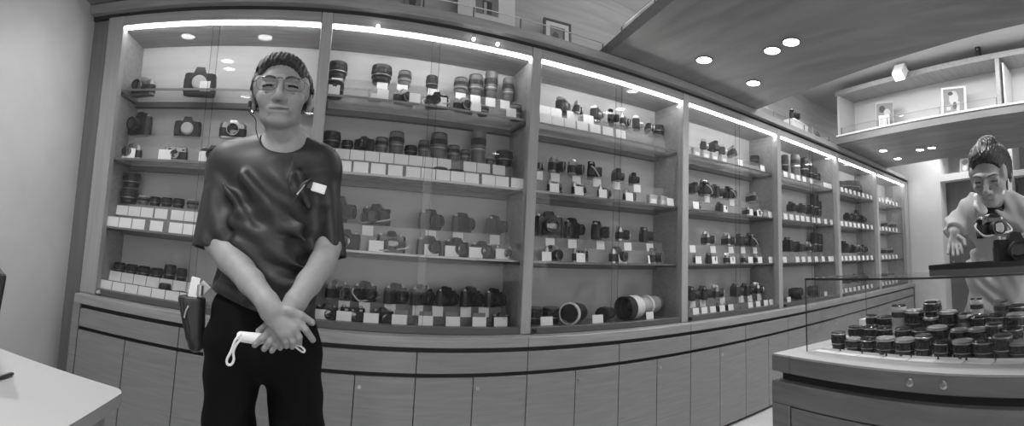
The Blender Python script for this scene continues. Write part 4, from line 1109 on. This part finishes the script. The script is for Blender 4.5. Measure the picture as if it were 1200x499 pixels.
f.cone(W(338,174,1.315), W(280,190,1.31), .045, .040, .05); f.cone(W(338,174,1.315), W(368,190,1.31), .045, .040, .05)
body = f.obj('body', 'skin', man)
# nails
for p in ((366.4,377.5,yu+.002),(366.3,396.5,yu+.004),(298.6,402.8,yl-.004),(309.7,407.0,yl-.0065),(318.7,409,yl-.004),(328.6,406,yl-.002)):
    c = W(*p); MB().ell(c+V3(0,-.0035,0), (.0042,.0022,.0048), 10).build('fingernail', 'skin', man)
# eyes, brows, mouth
def faceobj(name, m, fn):
    mb = MB(); fn(mb); o = mb.build(name, m, man); return o
for s in (-1, 1):
    pts = [P_(s*x, y, z) for x, y, z in ((.019,-.0920,-.0022),(.026,-.0942,-.0024),(.033,-.0936,-.0026),(.040,-.0900,-.0034),(.045,-.0862,-.0044))]
    faceobj('eye', 'eye', lambda mb: mb.tube(smooth_path(pts, 4), [.0008]+[.0030]*(len(smooth_path(pts,4))-2)+[.0006], 8))
    pts2 = [P_(s*x, y, z) for x, y, z in ((.012,-.0975,.0165),(.022,-.0975,.0205),(.034,-.0925,.0225),(.048,-.0815,.0195))]
    sp = smooth_path(pts2, 4)
    faceobj('eyebrow', 'hair_man', lambda mb: mb.tube(sp, [.0012]+[.0028]*(len(sp)-2)+[.0010], 8))
sp = smooth_path([P_(-.026,-.0925,-.0655),(P_(-.013,-.0995,-.0668)),P_(0,-.1015,-.0664),P_(.013,-.0995,-.0668),P_(.026,-.0925,-.0655)], 4)
faceobj('mouth', 'skin_dark', lambda mb: mb.tube(sp, [.0006]+[.0020]*(len(sp)-2)+[.0008], 8))
# hair
g = Field(HO+V3(-.14,-.14,-.12), HO+V3(.14,.16,.16), .002)
g.ell(P_(0,.020,.030), V3(.0875,.098,.0865)*HS, 0, rot=RH)
g.ell(P_(-.006,-.010,.078), V3(.062,.058,.038)*HS, .03*HS, rot=RH)
for s in (-1, 1): g.ell(P_(s*.070,.004,.006), V3(.0150,.045,.048)*HS, .015, rot=RH)
g.cone(P_(-.032,-.120,.017), P_(.026,-.120,.021), .081*HS, .074*HS, .004, 'sub')
g.ell(P_(0,-.100,-.050), V3(.078,.085,.080)*HS, .004, 'sub', rot=RH)
g.ell(P_(0,-.085,-.108), V3(.14,.10,.075)*HS, .006, 'sub', rot=RH)
for s in (-1, 1): g.ell(P_(s*.086,-.010,-.058), V3(.036,.052,.044)*HS, .004, 'sub', rot=RH)
g.ell(P_(0,.10,-.15), V3(.15,.13,.085)*HS, .006, 'sub', rot=RH)
hx = np.array(P_(0,0,0)); g.trim(hx[1]+.024, hx[2]+.010)
def strands(X, Y, Z, hx=hx):
    x, y, z = X-hx[0], Y-hx[1], Z-hx[2]
    return .0011*np.sin(x*520+y*160+5*np.sin(z*45+y*20))+.0009*np.sin(x*300-z*260+y*210)+.0007*np.sin(x*900+y*340)
g.warp(strands)
g.obj('hair', 'hair_man', man)
# glasses
gm = MB()
for s in (-1, 1):
    lp = [P_(s*(.0335+.0265*sx), -.1035+.006*abs(sx)+ .0035*(sx if sx>0 else 0), -.0005+.0185*sz) for sx, sz in ((-1,.55),(-.7,.95),(0,1.0),(.7,.95),(1,.6),(1,-.4),(.7,-.9),(0,-1),(-.6,-.9),(-.95,-.4))]
    gm.tube(lp, .0009, 6, closed=True)
    gm.tube([P_(s*.060,-.094,.010), P_(s*.074,-.070,.010), P_(s*.080,.005,.002)], .0011, 6)
gm.tube(smooth_path([P_(-.008,-.1075,.012), P_(0,-.1095,.0145), P_(.008,-.1075,.012)], 4), .0012, 6)
fr_ = gm.build('glasses', 'rod', man)
for s in (-1, 1):
    lp = [P_(s*(.0335+.0262*math.cos(2*math.pi*i/16)), -.1035+.006*abs(math.cos(2*math.pi*i/16)), -.0005+.0180*math.sin(2*math.pi*i/16)) for i in range(16)]
    m_ = MB(); m_.add([tuple(p) for p in lp], [tuple(range(16))]); m_.build('spectacle_lens', 'spectacle_glass', fr_)
# ---- shirt
f = Field((-.30,-.26,.80), (.30,.22,1.52), .004)
f.ell(W(319,228,1.30), (.152,.108,.155), .05); f.ell(W(314,290,1.30), (.146,.112,.16), .05); f.ell(W(309,345,1.30), (.148,.112,.13), .05); f.ell(W(306,378,1.30), (.150,.110,.08), .04)
f.cone(W(270,196,1.305), W(374,198,1.305), .060, .058, .05)
f.cone(W(336,178,1.315), W(276,190,1.31), .052, .058, .05); f.cone(W(336,178,1.315), W(370,192,1.31), .052, .054, .05)
# folds across the belly and chest
for a, b, r in (((272,262),(330,285),.014),((278,285),(358,314),.014),((268,318),(345,338),.013),((300,232),(352,262),.008),((262,215),(292,262),.007),((300,352),(360,330),.012),((285,205),(312,240),.005),((350,205),(362,242),.011),((325,258),(358,282),.011)):
    f.cone(W(a[0],a[1],1.300-.100), W(b[0],b[1],1.300-.104), r*.8, r*.55, .03)
f.warp(lambda X, Y, Z: np.clip((-Y-.01)*20,0,1)*(.0020*np.sin(38*X-62*Z+2.2*np.sin(30*Z+9*X))+.0036*np.exp(-((Z-1.02)/.12)**2)*np.sin(95*Z+34*X+1.6*np.sin(26*X+8))+.0030*np.exp(-((Z-1.24)/.09)**2)*np.sin(62*X+48*Z+1.2*np.sin(40*Z))))
# sleeves
dl_ = W(248,296,1.262)-W(262,205,1.305); dr_ = W(389,306,1.262)-W(378,205,1.305)
f.cone(W(265,200,1.305), W(246.5,300,1.258), .056, .058, .03, cut=(W(248,291.5,1.26), dl_+V3(-.006,0,0)))
f.cone(W(375,201,1.305), W(388.5,310,1.258), .052, .043, .03, cut=(W(388,303.5,1.26), dr_))
for a, b in (((256,215),(238,280)),((268,235),(262,285)),((250,225),(255,270))): f.cone(W(a[0],a[1],1.252), W(b[0],b[1],1.212), .011, .008, .03, cut=(W(248,291.5,1.26), dl_))
f.cone(W(385,225,1.252), W(390,285,1.218), .010, .008, .03, cut=(W(388,303.5,1.26), dr_))
# neck opening: wide crew neck
f.ell(W(332,165,1.270), (.062,.080,.052), .006, 'sub')
# hollow sleeve mouths
f.cone(W(250,284,1.262), W(246,310,1.256), .046, .050, .004, 'sub'); f.cone(W(387.5,297,1.262), W(389,315,1.256), .036, .038, .004, 'sub')
hz = W(306,370,1.19)[2]
f.half((0,0,hz), (-.24,0,-1))
f.obj('t_shirt', 'shirt', man)
ring = []
for i in range(28):
    a = 2*math.pi*i/28; c = W(334,160,1.270); x, y = .064*math.cos(a), .078*math.sin(a)
    ring.append(c+V3(x, y*.98, -.034-.010*(-math.sin(a))*1.0+.020*max(0,math.sin(a))))
# ---- trousers
f = Field((-.25,-.2,.02), (.25,.22,1.02), .005)
f.ell(W(306,372,1.30), (.147,.105,.11), .04); f.ell(W(306,405,1.305), (.148,.108,.09), .04)
for (hx_, ox, kx) in ((272, 268, -.083), (342, 348, .094)):
    f.cone(W(hx_,405,1.305), W(ox,499,1.31), .082, .073, .035); b0 = W(ox,499,1.31)
    f.cone(b0, V3(kx,.005,.45), .073, .066, .02); f.cone(V3(kx,.005,.45), V3(kx*1.05,.03,.06), .066, .058, .02)
f.half((0,0,1.0), (0,0,1)); f.half((0,0,.045), (0,0,-1))
f.warp(lambda X, Y, Z: .0025*np.sin(55*Z+24*X+2*np.sin(20*X)))
f.obj('trousers', 'trousers', man)
mb = MB()
for kx in (-.083, .094):
    c = V3(kx*1.1, -.045, 0)
    mb.prism([(c[0]+.046*math.cos(a)*(1 if math.sin(a) > 0 else .95), c[1]+.135*math.sin(a)) for a in [2*math.pi*i/24 for i in range(24)]], 0, .022)
mb.build('shoe_sole', 'shoe', man)
f = Field((-.2,-.24,.0), (.22,.14,.12), .005)
for kx in (-.083, .094):
    f.ell((kx*1.1,-.085,.045), (.044,.088,.036), .03); f.ell((kx*1.08,.03,.055), (.038,.055,.05), .03)
f.half((0,0,.018), (0,0,-1)); f.obj('shoes', 'shoe', man)
# ---- badge, pen microphone and cord
RB = Matrix.Rotation(math.radians(12), 4, 'Y')
bc = W(373.5, 220.5, 1.182)
TB = Matrix.Translation(bc) @ RB
MB().bbox(-.0185,.0185,-.003,.003,-.0115,.0115,.001,TB).build('name_badge', 'card', man)
MB().box(-.030,-.0186,-.006,.004,-.008,.008,TB).build('badge_clip', 'black_plastic', man)
k = MB().tube([W(363,211,1.176), W(350,226,1.172), W(341.5,240,1.176)], [.0022,.0030,.0014], 8); k.tube([W(366,209,1.176), W(354,217,1.168), W(350,224,1.168)], [.0035,.0062,.004], 10); k.build('clip_microphone', 'black_plastic', man)
MB().tube([W(357,216,1.166), W(348,228,1.166)], .0022, 8).build('pen', 'satin', man)
MB().tube(smooth_path([W(345,181,1.205), W(343.5,190,1.186), W(340,200,1.176), W(337.5,211,1.172), W(339,222,1.170), W(345,229,1.168)], 6), .0016, 6).build('microphone_cord', 'black_plastic', man)
MB().ell(P_(-.0835,-.004,-.028), (.006,.007,.008), 12).build('earphone', 'black_plastic', man)
MB().tube(smooth_path([P_(-.085,-.010,-.032), P_(-.084,-.016,-.055), W(299.5,140,1.245), W(300,152,1.245), W(303,163,1.255), W(305,170,1.272)], 6), .0013, 6).build('earphone_cord', 'black_plastic', man)
MB().tube(smooth_path([P_(-.080,-.012,-.034), P_(-.075,-.024,-.055), P_(-.068,-.036,-.066)], 5), .0022, 6).build('earphone_tube', 'eye', man)
# ---- folded white mask in his hands
mc = at(297, 395, 1.115)
t = thing('face_mask', 'folded white face mask with ear loops, held in the man’s hands'.replace('’', "'"), 'mask', mc)
L_ = lambda px, py, y: np.array(at(px, py, y))-np.array(mc)
f = Field((-.06,-.03,-.045), (.16,.04,.05), .003)
f.cone(L_(282,393,1.108), L_(302,397,1.118), .010, .013, .01); f.cone(L_(284,396,1.110), L_(330,397,1.128), .009, .012, .01); f.cone(L_(330,397,1.128), L_(346,403,1.122), .010, .006, .01)
f.obj('mask_fabric', 'cloth_white', t)
MB().tube(smooth_path([L_(283,391,1.100), L_(276,398,1.098), L_(270.5,412,1.10), L_(266,421,1.102), L_(266.5,426.5,1.104), L_(271,427,1.105), L_(274,421,1.104), L_(273.5,412,1.102), L_(278,402,1.10), L_(285,396,1.102)], 5), .0032, 8).build('ear_loop', 'cloth_white', t)
MB().tube(smooth_path([L_(343,401,1.088), L_(349,404,1.084), L_(353,406,1.084), L_(357,410,1.086), L_(355.5,412.5,1.088), L_(351,410,1.088), L_(346,406,1.09)], 5), .0024, 8).build('ear_loop', 'cloth_white', t)
# ---- pouch on his belt
pc = at(224, 378, 1.315)
t = thing('tool_pouch', 'black leather belt pouch with papers, hanging at the man’s hip'.replace('’', "'"), 'pouch', pc)
L_ = lambda px, py, y: np.array(at(px, py, y))-np.array(pc)
f = Field((-.06,-.07,-.12), (.06,.07,.11), .003)
f.cone(L_(222,352,1.315), L_(228,404,1.318), .030, .020, .01); f.cone(L_(231,350,1.315), L_(232,402,1.318), .026, .020, .015); f.cone(L_(216,350,1.30), L_(223,395,1.302), .016, .012, .015)
f.half(L_(225,347,1.315), (0,0,1)); f.obj('pouch_body', 'black_plastic', t)
MB().tube(smooth_path([L_(213,350,1.285), L_(214,362,1.283), L_(219,378,1.284), L_(222,392,1.286)], 5), .004, 8).build('strap', 'leather', t)
MB().tube(smooth_path([L_(221,358,1.278), L_(218,364,1.276), L_(216,372,1.277)], 4), .0035, 8).build('metal_clip', 'chrome', t)
Tp = Matrix.Translation(L_(226.5,343,1.310)) @ Matrix.Rotation(math.radians(6), 4, 'Y')
MB().bbox(-.014,.014,-.003,.003,-.055,.046,.001,Tp).build('paper_slip', 'card', t)
Tp = Matrix.Translation(L_(237,338,1.322)) @ Matrix.Rotation(math.radians(38), 4, 'Y')
MB().bbox(-.014,.016,-.003,.003,-.050,.020,.001,Tp).build('paper_slip', 'cloth_white', t)
MB().cyl(L_(234,346,1.300), .010, .03, 12).build('marker', 'satin', t)

# ================================================================== the woman behind the counter
RW = 2.30
cw = atr(1163, 300, RW); az = math.atan2(cw.x, cw.y)
wo = thing('person', 'woman in pale jacket with hair tied up, handling a camera behind the glass counter', 'person', (cw.x, cw.y, 0), -az)
WI = (Matrix.Translation((cw.x, cw.y, 0)) @ Matrix.Rotation(-az, 4, 'Z')).inverted()
Q = lambda px, py, r: np.array(WI @ atr(px, py, r))
f = Field((-.36,-.46,0), (.34,.26,1.62), .004)
HW = Q(1161, 203, 2.06); RHW = Matrix.Rotation(math.radians(-14), 3, 'Z') @ Matrix.Rotation(math.radians(27), 3, 'X')
# right hand resting towards the tray, left hand round the camera
def chain(pts, r0, r1): finger(f, [Q(*p) for p in pts], r0, r1)
rh = 2.12
chain([(1113,283,rh),(1112,291,rh-.03),(1111,297,rh-.05)], .0088, .0072); chain([(1117,284,rh),(1117,292,rh-.035),(1117,299,rh-.055)], .0090, .0074)
chain([(1121,284,rh),(1122,292,rh-.035),(1122.5,298.5,rh-.055)], .0090, .0074); chain([(1125,283,rh),(1126.5,290,rh-.03),(1127.5,296,rh-.045)], .0084, .0068)
chain([(1124,277,rh-.01),(1130,281,rh-.035),(1131,287,rh-.05)], .0098, .0080)
for a in (1113, 1117, 1121, 1125): f.cone(Q(1119,272,rh+.02), Q(a,284,rh), .015, .0115, .008)
lh = 1.93
chain([(1178,272,lh+.02),(1171,268,lh-.02),(1164,268,lh-.02)], .0088, .0072); chain([(1178,276,lh+.02),(1170,273,lh-.025),(1163,273,lh-.025)], .0088, .0072)
chain([(1178,280,lh+.02),(1171,278,lh-.02),(1164,277.5,lh-.02)], .0086, .0070); chain([(1178,283.5,lh+.02),(1172,282.5,lh-.015),(1166,282,lh-.015)], .0080, .0066)
chain([(1180,269,lh+.03),(1176,262,lh),(1170,258,lh-.005)], .0098, .0080)
for a in (272, 276, 280, 283): f.cone(Q(1188,281,lh+.05), Q(1178,a,lh+.02), .016, .0115, .008)
# second hand under the camera on its other side (fingertips of the right hand seen by the camera are left to the first hand)
limbp = [(Q(1136,243,2.25),.046),(Q(1121,262,2.25),.040),(Q(1118,268,2.19),.032),(Q(1119,273,rh+.02),.023)]
for i in range(3): f.cone(limbp[i][0], limbp[i+1][0], limbp[i][1], limbp[i+1][1], .012)
limbp = [(Q(1196,243,2.25),.046),(Q(1207,285,2.20),.040),(Q(1196,286,2.06),.032),(Q(1188,281,lh+.05),.024)]
for i in range(3): f.cone(limbp[i][0], limbp[i+1][0], limbp[i][1], limbp[i+1][1], .012)
f.ell(Q(1166,265,2.28), (.12,.08,.16), .05); f.ell((.01,.06,.98), (.125,.09,.16), .05); f.ell((.01,.08,.82), (.14,.10,.10), .05)
for kx in (-.08, .09):
    f.cone((kx,.08,.80), (kx,.07,.45), .075, .05, .03); f.cone((kx,.07,.45), (kx,.10,.07), .05, .036, .02); f.cone((kx,.10,.06), (kx,-.05,.03), .034, .026, .02)
PW = head(f, HW, 1.2, RHW, .97)
f.cone(PW(0,.022,-.075), Q(1164,243,2.26), .050, .050, .02)
f.obj('body', 'skin', wo)
for s in (-1, 1):
    sp = smooth_path([PW(s*x, y, z) for x, y, z in ((.020,-.0915,-.0025),(.028,-.0945,-.0012),(.036,-.0930,-.0018),(.044,-.0872,-.0042))], 4)
    MB().tube(sp, [.0008]+[.0026]*(len(sp)-2)+[.0008], 8).build('eye', 'eye', wo)
    sp2 = smooth_path([PW(s*x, y, z) for x, y, z in ((.012,-.0965,.0175),(.024,-.0965,.0215),(.036,-.0910,.0225),(.047,-.0815,.0185))], 4)
    MB().tube(sp2, [.0012]+[.0028]*(len(sp2)-2)+[.0010], 8).build('eyebrow', 'hair_woman', wo)
sp3 = smooth_path([PW(-.021,-.0915,-.0672), PW(0,-.0978,-.0660), PW(.021,-.0915,-.0672)], 5)
MB().tube(sp3, [.0010]+[.0030]*(len(sp3)-2)+[.0010], 8).build('mouth', 'lip', wo)
g = Field(HW+V3(-.15,-.16,-.14), HW+V3(.15,.20,.24), .003)
S_ = 1.2
g.ell(PW(0,.020,.030), V3(.0790,.098,.0865)*S_, 0, rot=RHW)
g.ell(PW(-.006,-.010,.078), V3(.056,.058,.038)*S_, .03*S_, rot=RHW)
for s in (-1, 1): g.ell(PW(s*.070,.004,.006), V3(.0125,.045,.048)*S_, .015, rot=RHW)
g.ell(PW(0,.030,.112), V3(.036,.034,.026)*S_, .02, rot=RHW)
g.cone(PW(-.030,-.122,.006), PW(.024,-.122,.010), .081*S_, .074*S_, .004, 'sub')
g.ell(PW(0,-.100,-.050), V3(.072,.085,.080)*S_, .004, 'sub', rot=RHW)
g.ell(PW(0,-.085,-.108), V3(.14,.10,.075)*S_, .006, 'sub', rot=RHW)
for s in (-1, 1): g.ell(PW(s*.086,-.010,-.058), V3(.036,.052,.044)*S_, .004, 'sub', rot=RHW)
g.ell(PW(0,.10,-.15), V3(.15,.13,.085)*S_, .006, 'sub', rot=RHW)
hx = np.array(PW(0,0,0)); g.trim(hx[1]+.015, hx[2]-.030)
def strands(X, Y, Z, hx=hx):
    x, y, z = X-hx[0], Y-hx[1], Z-hx[2]
    return .0011*np.sin(x*520+y*160+5*np.sin(z*45+y*20))+.0009*np.sin(x*300-z*260+y*210)+.0007*np.sin(x*900+y*340)
g.warp(strands)
g.obj('hair', 'hair_woman', wo)
# jacket, scarf, dark shirt front, trousers
f = Field((-.38,-.46,.70), (.38,.28,1.42), .005)
f.ell(Q(1168,262,2.28), (.150,.110,.17), .05); f.ell((.012,.05,1.00), (.155,.12,.19), .05); f.ell((.012,.07,.84), (.165,.13,.12), .05)
f.cone(Q(1140,244,2.25), Q(1194,243,2.25), .062, .062, .05)
f.cone(Q(1137,244,2.25), Q(1121,262,2.25), .060, .056, .03); f.cone(Q(1121,262,2.25), Q(1118.5,272,2.16), .056, .046, .02, cut=(Q(1118.5,271,2.165), Q(1118.5,272,2.16)-Q(1121,262,2.25)))
f.cone(Q(1196,244,2.25), Q(1209,287,2.20), .060, .056, .03); f.cone(Q(1209,287,2.20), Q(1193,284.5,2.04), .056, .044, .02, cut=(Q(1194.5,284.7,2.055), Q(1193,284.5,2.04)-Q(1209,287,2.20)))
f.ell(Q(1164,236,2.18), (.055,.06,.05), .01, 'sub')
f.cone(Q(1163,248,2.12), Q(1163,275,2.13), .016, .004, .01, 'sub')
f.warp(lambda X, Y, Z: .006*np.sin(55*Z+25*X+3*np.sin(22*X+14*Z))+.003*np.sin(90*X+40*Z))
f.half((0,0,.74), (0,0,-1)); f.obj('jacket', 'jacket', wo)
f = Field((-.2,-.3,1.1), (.2,.2,1.44), .004)
f.ell(Q(1165,258,2.235), (.085,.075,.11), 0); f.obj('undershirt', 'shirt_dark', wo)
f = Field((-.25,-.4,1.15), (.25,.25,1.50), .004)
for a, b, r in (((1147,232,2.16),(1152,246,2.135),.026),((1150,226,2.20),(1146,240,2.16),.024),((1153,224,2.28),(1172,224,2.03),.026),((1175,227,2.22),(1177,237,2.20),.017)): f.cone(Q(*a), Q(*b), r, r*.8, .02)
f.warp(lambda X, Y, Z: .0025*np.sin(110*Z+60*X)); f.obj('collar', 'scarf', wo)
f = Field((-.24,-.1,.03), (.26,.26,.98), .006)
f.ell((.01,.08,.84), (.15,.115,.13), .04)
for kx in (-.08, .09):
    f.cone((kx,.08,.80), (kx,.07,.45), .085, .072, .03); f.cone((kx,.07,.45), (kx,.10,.07), .072, .060, .02)
f.half((0,0,.05), (0,0,-1)); f.obj('trousers', 'ink_mid', wo)
f = Field((-.2,-.14,0), (.22,.22,.12), .006)
for kx in (-.08, .09): f.ell((kx,.01,.04), (.042,.105,.036), .02); f.ell((kx,.08,.055), (.036,.05,.05), .02)
f.half((0,0,.002), (0,0,-1)); f.obj('shoes', 'shoe', wo)
# the camera she holds
p = atr(1163, 279, 1.872)
o = put('slrs', p.x, p.y, p.z, -az+.5, .95); tag(o, 'black strapped film camera held in the woman\'s hands', 'camera'); o['group'] = 'cameras on the glass counter'

# ------------------------------------------------------------------ light of the room
wd = bpy.data.worlds.new('daylight'); sc.world = wd; wd.use_nodes = True
bg = wd.node_tree.nodes['Background']; bg.inputs[0].default_value = (1, 1, 1, 1); bg.inputs[1].default_value = .45
def area(name, loc, rot, sx, sy, e):
    L = bpy.data.lights.new(name, 'AREA'); L.shape = 'RECTANGLE'; L.size = sx; L.size_y = sy; L.energy = e
    o = bpy.data.objects.new(name, L); COL.objects.link(o); o.location = loc; o.rotation_euler = [math.radians(a) for a in rot]; return o
# added fill light, unseen behind the viewer, set at the shop window
area('front_fill', (1.45, -3.0, 1.45), (90, 0, 0), 4.6, 2.0, 30)
# added unseen light panels brighten the upper wall and the high ceiling
def up_fill(loc, d, sx, sy, e):
    o = area('soffit_up_fill', loc, (0,0,0), sx, sy, e); 
    z = -Vector(d).normalized(); y = Vector((z.y, -z.x, 0)).normalized(); x = y.cross(z)
    o.rotation_euler = Matrix(((x.x,y.x,z.x),(x.y,y.y,z.y),(x.z,y.z,z.z))).to_euler(); return o
# added fill hidden on top of the soffits, shining straight up: the high ceiling glows and lights the niche and the upper wall
up_fill((2.30, 1.0, 2.445), (.001, 0, 1), .30, 1.8, 9)
up_fill((1.60, 1.6, 2.445), (.001, 0, 1), .25, 1.0, 2)
area('ceiling_fill', (3.45, .7, 2.97), (0, 0, 0), .4, 2.0, 20)  # three unseen panels added under the high ceiling as fill
area('ceiling_fill', (3.40, 2.05, 2.97), (-30, 0, 0), .6, .3, 12)
area('ceiling_fill', (6.2, 1.2, 2.95), (0, 0, 0), .4, 1.6, 18)
bpy.context.view_layer.update()
